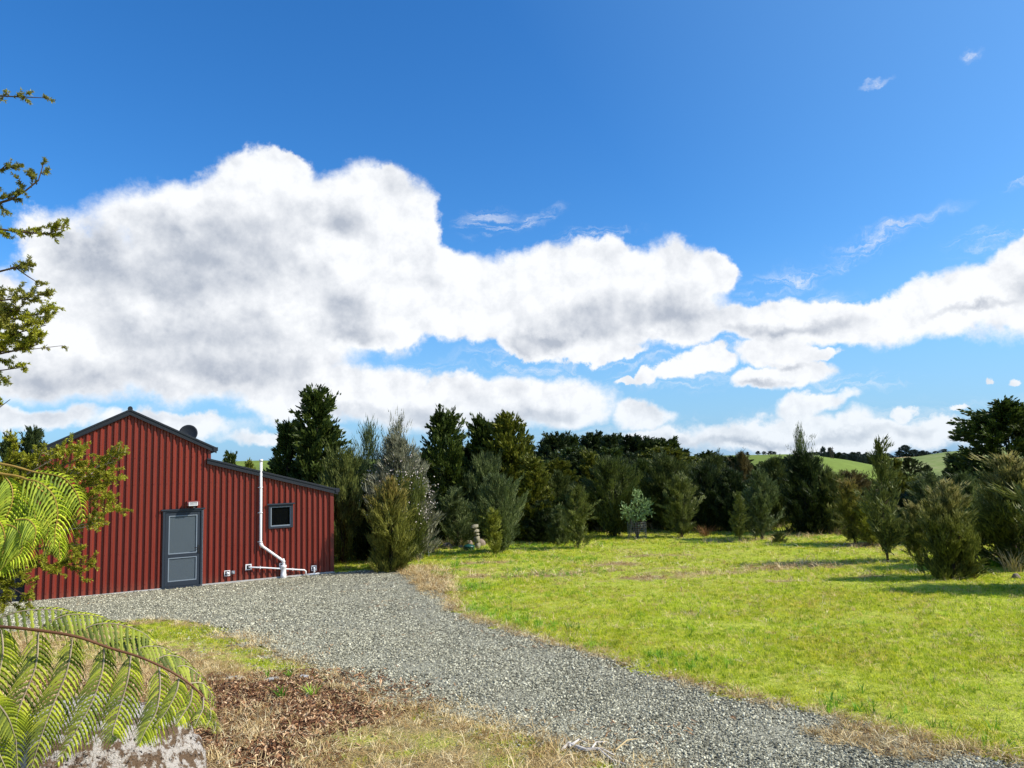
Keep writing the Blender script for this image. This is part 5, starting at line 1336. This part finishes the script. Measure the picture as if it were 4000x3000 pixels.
# ------------------------------------------------------------------ scatter: gravel, grass, straw, bark
def scatter(name, P, rot, scl, pick, protos, mat):
    me = bpy.data.meshes.new(name); n = len(P); me.vertices.add(n); me.vertices.foreach_set('co', np.ascontiguousarray(P, np.float32).ravel())
    a = me.attributes.new('rot', 'FLOAT_VECTOR', 'POINT'); a.data.foreach_set('vector', np.ascontiguousarray(rot, np.float32).ravel())
    a = me.attributes.new('scl', 'FLOAT', 'POINT'); a.data.foreach_set('value', np.ascontiguousarray(scl, np.float32))
    a = me.attributes.new('pick', 'INT', 'POINT'); a.data.foreach_set('value', np.ascontiguousarray(pick, np.int32))
    me.update()
    o = bpy.data.objects.new(name, me); COL.objects.link(o)
    ng = bpy.data.node_groups.new(name + '_nodes', 'GeometryNodeTree')
    ng.interface.new_socket('Geometry', in_out='INPUT', socket_type='NodeSocketGeometry'); ng.interface.new_socket('Geometry', in_out='OUTPUT', socket_type='NodeSocketGeometry')
    gi = ng.nodes.new('NodeGroupInput'); go = ng.nodes.new('NodeGroupOutput'); ip = ng.nodes.new('GeometryNodeInstanceOnPoints'); jn = ng.nodes.new('GeometryNodeJoinGeometry')
    for pm in reversed(protos):
        if len(pm.materials) == 0: pm.materials.append(mat)
        po = bpy.data.objects.new(pm.name, pm)
        oi = ng.nodes.new('GeometryNodeObjectInfo'); oi.inputs['Object'].default_value = po; oi.inputs['As Instance'].default_value = True
        ng.links.new(oi.outputs['Geometry'], jn.inputs[0])
    def attr(nm, ty):
        q = ng.nodes.new('GeometryNodeInputNamedAttribute'); q.data_type = ty; q.inputs[0].default_value = nm; return q.outputs[0]
    er = ng.nodes.new('FunctionNodeEulerToRotation'); ng.links.new(attr('rot', 'FLOAT_VECTOR'), er.inputs[0])
    ng.links.new(gi.outputs[0], ip.inputs['Points']); ng.links.new(jn.outputs[0], ip.inputs['Instance']); ip.inputs['Pick Instance'].default_value = True
    ng.links.new(attr('pick', 'INT'), ip.inputs['Instance Index']); ng.links.new(er.outputs[0], ip.inputs['Rotation']); ng.links.new(attr('scl', 'FLOAT'), ip.inputs['Scale'])
    ng.links.new(ip.outputs[0], go.inputs[0])
    md = o.modifiers.new('scatter', 'NODES'); md.node_group = ng
    return tag(o, kind='stuff')
rs = np.random.RandomState(12)
def inst_mat(name, stops, rough=.85, trans=0.0, spec=.2, nz=None):
    m, T, b, o = new_mat(name, rough, spec)
    r_ = T.n('ShaderNodeObjectInfo').outputs['Random']
    c = T.ramp(r_, stops)
    if nz:
        pos = T.n('ShaderNodeNewGeometry').outputs['Position']; f = T.noise(pos, nz[0], 3, .6)
        c = T.mix(T.mr(f, nz[1], nz[2]), c, nz[3], 'MULTIPLY')
    lk(T, c, b.inputs['Base Color'])
    if trans:
        tr = T.nt.nodes.new('ShaderNodeBsdfTranslucent'); lk(T, c, tr.inputs[0]); mx = T.nt.nodes.new('ShaderNodeMixShader'); mx.inputs[0].default_value = trans
        lk(T, b.outputs[0], mx.inputs[1]); lk(T, tr.outputs[0], mx.inputs[2]); lk(T, mx.outputs[0], o.inputs[0])
    return m
def sample(n, y0, y1, x0, x1, pw=1.7):
    """points in view, denser towards the camera"""
    u = rs.rand(n); y = y0 * (y1 / y0) ** (u ** (1 / pw))
    x = x0 + (x1 - x0) * rs.rand(n)
    return x, y
def in_view(x, y, m=.24):
    return (np.abs(x / np.maximum(y, .1)) < 2000 / FPX + m)

# gravel
stones = [rock_mesh('gravel_stone', 40 + i, 1, .5) for i in range(5)]
for s_ in stones:
    for v in s_.vertices: v.co.z *= .62
M_GRAV = inst_mat('gravel_stone', [(0, (0.065, 0.062, 0.043)), (.35, (0.20, 0.19, 0.133)), (.7, (0.37, 0.35, 0.245)), (1, (0.72, 0.68, 0.50))])
def cell_sample(n, ya, yb):
    x = rs.uniform(-17, 6.0, n); y = rs.uniform(ya, yb, n); k = in_view(x, y) & is_gravel(x, y); return x[k], y[k]
xs, ys, ss = [], [], []
for ya, yb, dens, sz in ((3.2, 5.5, 4200, .0080), (5.5, 8, 3500, .0086), (8, 12, 2000, .0098), (12, 18, 800, .0122), (18, 23, 320, .015)):
    x, y = cell_sample(int(23 * (yb - ya) * dens), ya, yb); xs.append(x); ys.append(y); dd = seg_dist(x, y, LINE_UP); trk = (np.exp(-((dd - .72) / .24) ** 2) + .8 * np.exp(-((dd - 2.15) / .28) ** 2)) * np.clip((fbm(x * .8, y * .8, 2) - .3) * 3, 0, 1) + .3 * (fbm(x * 1.3, y * 1.3, 6) > .55); kk = rs.rand(len(x)) > trk * .72; xs[-1] = x[kk]; ys[-1] = y[kk]; ss.append(sz * (rs.uniform(.5, 1.0, kk.sum()) + .9 * rs.rand(kk.sum()) ** 3))
# stray stones along the verges
x = rs.uniform(-8, 6, 90000); y = rs.uniform(3.3, 13, 90000); d = seg_dist(x, y, LINE_UP); d2 = seg_dist(x, y, LINE_LO); k = in_view(x, y) & ((d < .35) & (rs.rand(len(x)) < np.exp(-d / .12)) | (d2 < .9) & (rs.rand(len(x)) < np.exp(-d2 / .35)))
xs.append(x[k]); ys.append(y[k]); ss.append(.010 * rs.uniform(.6, 1.5, k.sum()))
x = np.concatenate(xs); y = np.concatenate(ys); s_ = np.concatenate(ss)
print('gravel', len(x))
P = np.stack([x, y, terrain(x, y) + .006 + s_ * .1], 1)
scatter('gravel', P, rs.uniform(0, 6.28, (len(x), 3)) * np.array([.15, .15, 1]), s_, rs.randint(0, 5, len(x)), stones, M_GRAV)

# grass
def tuft(seed, nb, h, w, spread, lean, name='grass_tuft', segs=2):
    r_ = random.Random(seed); vs = []; fs = []
    for i in range(nb):
        a = r_.uniform(0, 6.28); d = r_.uniform(0, spread); bx, by = math.cos(a) * d, math.sin(a) * d
        b2 = a + r_.uniform(-1, 1); L = h * r_.uniform(.5, 1.1); ln = lean * r_.uniform(.3, 1.2); wd = w * r_.uniform(.7, 1.2)
        dx, dy = math.cos(b2), math.sin(b2); qx, qy = -dy * wd / 2, dx * wd / 2; o = len(vs)
        for j in range(segs + 1):
            u = j / segs; cx = bx + dx * L * ln * u * u; cy = by + dy * L * ln * u * u; cz = L * (u - .35 * ln * u * u); t = (1 - u) ** .6
            if j < segs: vs += [(cx - qx * t, cy - qy * t, cz), (cx + qx * t, cy + qy * t, cz)]
            else: vs.append((cx, cy, cz))
        for j in range(segs - 1): fs.append((o + 2 * j, o + 2 * j + 1, o + 2 * j + 3, o + 2 * j + 2))
        fs.append((o + 2 * segs - 2, o + 2 * segs - 1, o + 2 * segs))
    me = bpy.data.meshes.new(name); me.from_pydata(vs, [], fs); return me
M_GR = inst_mat('grass_blade', [(0, (0.16, 0.26, 0.012)), (.4, (0.46, 0.57, 0.026)), (.75, (0.68, 0.75, 0.06)), (.9, (0.74, 0.70, 0.16)), (1, (0.80, 0.68, 0.34))], .6, .5, nz=(.55, .35, .7, (1.0, .86, .9)))
M_LUSH = inst_mat('lush_grass_blade', [(0, (0.09, 0.22, 0.012)), (.5, (0.20, 0.40, 0.025)), (1, (0.38, 0.58, 0.05))], .5, .35)
M_DRY = inst_mat('dry_grass_blade', [(0, (0.20, 0.10, 0.035)), (.4, (0.48, 0.33, 0.13)), (.8, (0.78, 0.61, 0.31)), (1, (0.92, 0.80, 0.52))], .8, .15)
M_BARKC = inst_mat('bark_chip', [(0, (0.06, 0.025, 0.014)), (.5, (0.17, 0.075, 0.035)), (.8, (0.40, 0.22, 0.11)), (1, (0.72, 0.52, 0.32))], .9)
def free(x, y): return ~in_poly(x, y, GRAVEL) & ~is_mulch(x, y)
xs, ys, ss = [], [], []
for ya, yb, dens, sc_ in ((3.6, 7, 620, .9), (7, 11, 400, 1.0), (11, 17, 190, 1.25), (17, 25, 75, 1.6), (25, 33, 30, 2.0)):
    n = int((34) * (yb - ya) * dens * 1.0); x = rs.uniform(-12, 22, n); y = rs.uniform(ya, yb, n); k = in_view(x, y); x, y = x[k], y[k]
    dr = dry(x, y); k = free(x, y) & (rs.rand(len(x)) > np.clip((dr - .25) * 1.7, 0, .96)); xs.append(x[k]); ys.append(y[k]); ss.append(sc_ * rs.uniform(.6, 1.35, k.sum()) * (1 - .35 * np.clip(dr[k], 0, 1)))
x = np.concatenate(xs); y = np.concatenate(ys); s_ = np.concatenate(ss); print('grass', len(x))
gt = [tuft(i, 12, .050, .0062, .05, .9) for i in range(6)]
scatter('lawn_grass', np.stack([x, y, terrain(x, y) + .0], 1), np.stack([rs.normal(size=len(x)) * .15, rs.normal(size=len(x)) * .15, rs.uniform(0, 6.28, len(x))], 1), s_, rs.randint(0, 6, len(x)), gt, M_GR)
# longer lush tufts along the driveway edge and here and there on the lawn
n = 60000; x = rs.uniform(-5, 16, n); y = rs.uniform(3.5, 27, n); d = seg_dist(x, y, LINE_UP)
lush = fbm(x * .8, y * .8, 6)
pr = np.where(d < 1.3, np.exp(-((d - .55) / .38) ** 2) * np.clip((lush - .45) * 5, 0, 1), 0) * 1.0 + np.where(lush > .60, .05, .0) + .006
left = in_poly(x, y, LEFTSIDE)
pr = np.where(left, 0.0, pr); pr = np.where((y > 19) & (x < 2.5) & (x > -6), pr + .25 * (fbm(x * 1.5, y * 1.5, 2) > .5), pr); pr = np.where(y > 25, pr + .1, pr)
k = in_view(x, y) & free(x, y) & (rs.rand(n) < pr); x, y = x[k], y[k]; print('lush', len(x))
lt = [tuft(20 + i, 11, .12, .0085, .05, .8, segs=3) for i in range(5)]
scatter('long_grass', np.stack([x, y, terrain(x, y)], 1), np.stack([rs.normal(size=len(x)) * .15, rs.normal(size=len(x)) * .15, rs.uniform(0, 6.28, len(x))], 1), rs.uniform(.55, 1.2, len(x)), rs.randint(0, 5, len(x)), lt, M_LUSH)
# dry grass and straw
n = 420000; x = rs.uniform(-12, 16, n); y = 3.3 * (34 / 3.3) ** rs.rand(n); d = seg_dist(x, y, LINE_UP); d2 = seg_dist(x, y, LINE_LO); dr = dry(x, y); left = in_poly(x, y, LEFTSIDE); gp = in_poly(x, y, GREENP)
pr = np.clip((dr - .35) * 1.1, 0, .8) * np.where(y > 14, .45, 1) * (~is_gravel(x, y)) + .55 * np.exp(-(d / .16) ** 2) * (fbm(x * 1.7, y * 1.7, 4) > .42) + .35 * np.exp(-(d2 / .28) ** 2) * (y < 12)
jj = soft(x, y) * 1.3; brown = in_poly(x + jj, y - jj, gpoly([(1560, 2228), (1640, 2210), (1720, 2215), (1800, 2290), (1790, 2400), (1700, 2345), (1640, 2300)])); pr = np.where(brown, .25 + .6 * (fbm(x * 2, y * 2, 3) > .48), pr)
pr = np.maximum(pr, .05 * (~in_poly(x, y, GRAVEL)) * (fbm(x * 2.5, y * 3, 7) > .5)); pt = in_poly(x + jj, y - jj, gpoly([(3240, 2830), (3420, 2850), (3640, 2900), (3660, 2960), (3350, 2945), (3260, 2900)])); pr = np.where(pt, .7, pr); pr = np.where(is_mulch(x, y), .10 + .7 * np.clip((fbm(x * 1.6, y * 1.6, 1) - .48) * 6, 0, 1), pr) * np.where(gp, .35, 1)
k = in_view(x, y) & (rs.rand(n) < pr); x, y = x[k], y[k]; print('dry', len(x))
dt = [tuft(40 + i, 8, .07, .0042, .05, 2.4, 'straw_tuft') for i in range(6)]
scatter('dry_grass', np.stack([x, y, terrain(x, y) + .008 + .015 * is_mulch(x, y)], 1), np.stack([rs.normal(size=len(x)) * .35, rs.normal(size=len(x)) * .35, rs.uniform(0, 6.28, len(x))], 1), rs.uniform(.6, 1.3, len(x)) * np.clip(y / 10, 1, 2), rs.randint(0, 6, len(x)), dt, M_DRY)
# brown leaves and straw bits blown over the gravel
n = 26000; x = rs.uniform(-12, 5, n); y = 3.6 * (22 / 3.6) ** rs.rand(n); c_ = fbm(x * 1.1 + 9, y * 1.6, 5); k = in_view(x, y) & is_gravel(x, y) & (rs.rand(n) < np.clip((c_ - .55) * 5, 0.012, 1)); x, y = x[k], y[k]; print('litter', len(x))
def chip(seed, L, w, t):
    r_ = random.Random(seed); n = 4; vs = []
    for j in range(n):
        u = j / (n - 1) - .5; ww = w * (1 - abs(u) * 1.1) * r_.uniform(.6, 1.1); zz = t * 2 * math.sin(u * 3 + seed)
        vs += [(u * L, -ww / 2, zz), (u * L, ww / 2, zz + t), (u * L, 0, zz - t)]
    fs = []
    for j in range(n - 1):
        a = 3 * j; fs += [(a, a + 1, a + 4, a + 3), (a + 1, a + 2, a + 5, a + 4), (a + 2, a, a + 3, a + 5)]
    me = bpy.data.meshes.new('chip'); me.from_pydata(vs, [], fs); return me
lit = [chip(i, .05, .012, .002) for i in range(4)]
M_LIT = inst_mat('litter', [(0, (0.20, 0.09, 0.04)), (.5, (0.36, 0.20, 0.09)), (1, (0.60, 0.45, 0.24))], .8)
scatter('fallen_leaves', np.stack([x, y, terrain(x, y) + .02], 1), np.stack([rs.normal(size=len(x)) * .3, rs.normal(size=len(x)) * .3, rs.uniform(0, 6.28, len(x))], 1), rs.uniform(.5, 1.3, len(x)), rs.randint(0, 4, len(x)), lit, M_LIT)
# bark mulch
n = 120000; x = rs.uniform(-6, .5, n); y = rs.uniform(2.6, 9, n); jj = (rs.rand(n) - .5) ** 3 * 5; k = in_view(x, y) & is_mulch(x + jj, y + jj) & (rs.rand(n) < np.where(fbm(x * 1.6, y * 1.6, 1) > .6, .5, 1)); x, y = x[k], y[k]; print('mulch', len(x))
bk = [chip(10 + i, .055, .017, .004) for i in range(5)]
scatter('bark_mulch', np.stack([x, y, terrain(x, y) + .018 + rs.rand(len(x)) * .02], 1), np.stack([rs.normal(size=len(x)) * .45, rs.normal(size=len(x)) * .45, rs.uniform(0, 6.28, len(x))], 1), rs.uniform(.35, 1.3, len(x)), rs.randint(0, 5, len(x)), bk, M_BARKC)

# grass clumps one can tell apart
def clump(px, py, hpx, wpx, label, mat, nb=40, seed=0, lean=.8, name='grass_clump', cat='plant', bw=.012):
    P = ground(px, py); k = P.y / FPX; P.z += .01 if is_mulch(np.array([P.x]), np.array([P.y]))[0] else 0
    me = tuft(seed + 200, nb, hpx * k * 1.15, max(.005, min(bw, hpx * k * .1)), wpx * k * .22, lean, name, 4)
    o = obj(name, me, mat); o.location = P; return tag(o, label, cat)
clump(1780, 2216, 44, 70, 'bright green arching grass clump at the gravel end of the lawn', M_LUSH, 60, 1)
clump(1100, 2735, 60, 80, 'first green weed tuft growing out of the bark bed', M_LUSH, 26, 2)
clump(1215, 2725, 50, 90, 'wide green weed tuft right of the first one in the bark bed', M_LUSH, 30, 3)
clump(1045, 2660, 55, 40, 'small thin upright weed on the edging stones', M_LUSH, 10, 4, .4)
clump(1130, 2652, 34, 46, 'dull little tuft beside the middle edging stone', M_LUSH, 24, 5)
clump(3960, 2235, 95, 150, 'pale arching fern-like clump at the right edge under the golden bush', M_DRY, 90, 6, 1.0)
clump(3890, 2215, 60, 90, 'green clump left of the pale arching one at the right edge', M_LUSH, 60, 7, 1.0)
clump(2755, 2095, 48, 110, 'tan dead grass heap behind the leaning shrub', M_DRY, 110, 8, 1.1)
clump(3265, 2080, 50, 80, 'grey-green fern clump at the dark tree foot', M_LUSH, 60, 9, 1.1)
clump(2060, 2100, 40, 90, 'brownish sedge by the long low dark boulder', M_DRY, 70, 10)
clump(1690, 2160, 60, 90, 'reedy clump right of the flowering shrub foot', M_DRY, 60, 11)
clump(1350, 2190, 50, 90, 'yellowish low plant behind the shed corner', M_GR, 60, 12)
# undergrowth under the wood
n = 9000; x = rs.uniform(-8, 26, n); y = rs.uniform(24, 40, n); e = 25.6 + .0 * x + np.interp(x, [-8, -3, 3, 8, 13, 20], [-1, .5, 5.0, 4.0, .5, -4]); k = (y > e) & in_view(x, y, .1) & (rs.rand(n) < np.where(y < e + 1.5, .9, .35)); x, y = x[k], y[k]
ug = [tuft(60 + i, 12, .38, .03, .22, 1.0, 'undergrowth_tuft', 3) for i in range(4)]
M_UG = inst_mat('undergrowth_blade', [(0, (0.05, 0.045, 0.018)), (.4, (0.07, 0.09, 0.02)), (.8, (0.16, 0.12, 0.05)), (1, (0.28, 0.22, 0.10))], .8, .15)
scatter('undergrowth', np.stack([x, y, terrain(x, y)], 1), np.stack([rs.normal(size=len(x)) * .15, rs.normal(size=len(x)) * .15, rs.uniform(0, 6.28, len(x))], 1), rs.uniform(.5, 1.2, len(x)), rs.randint(0, 4, len(x)), ug, M_UG)
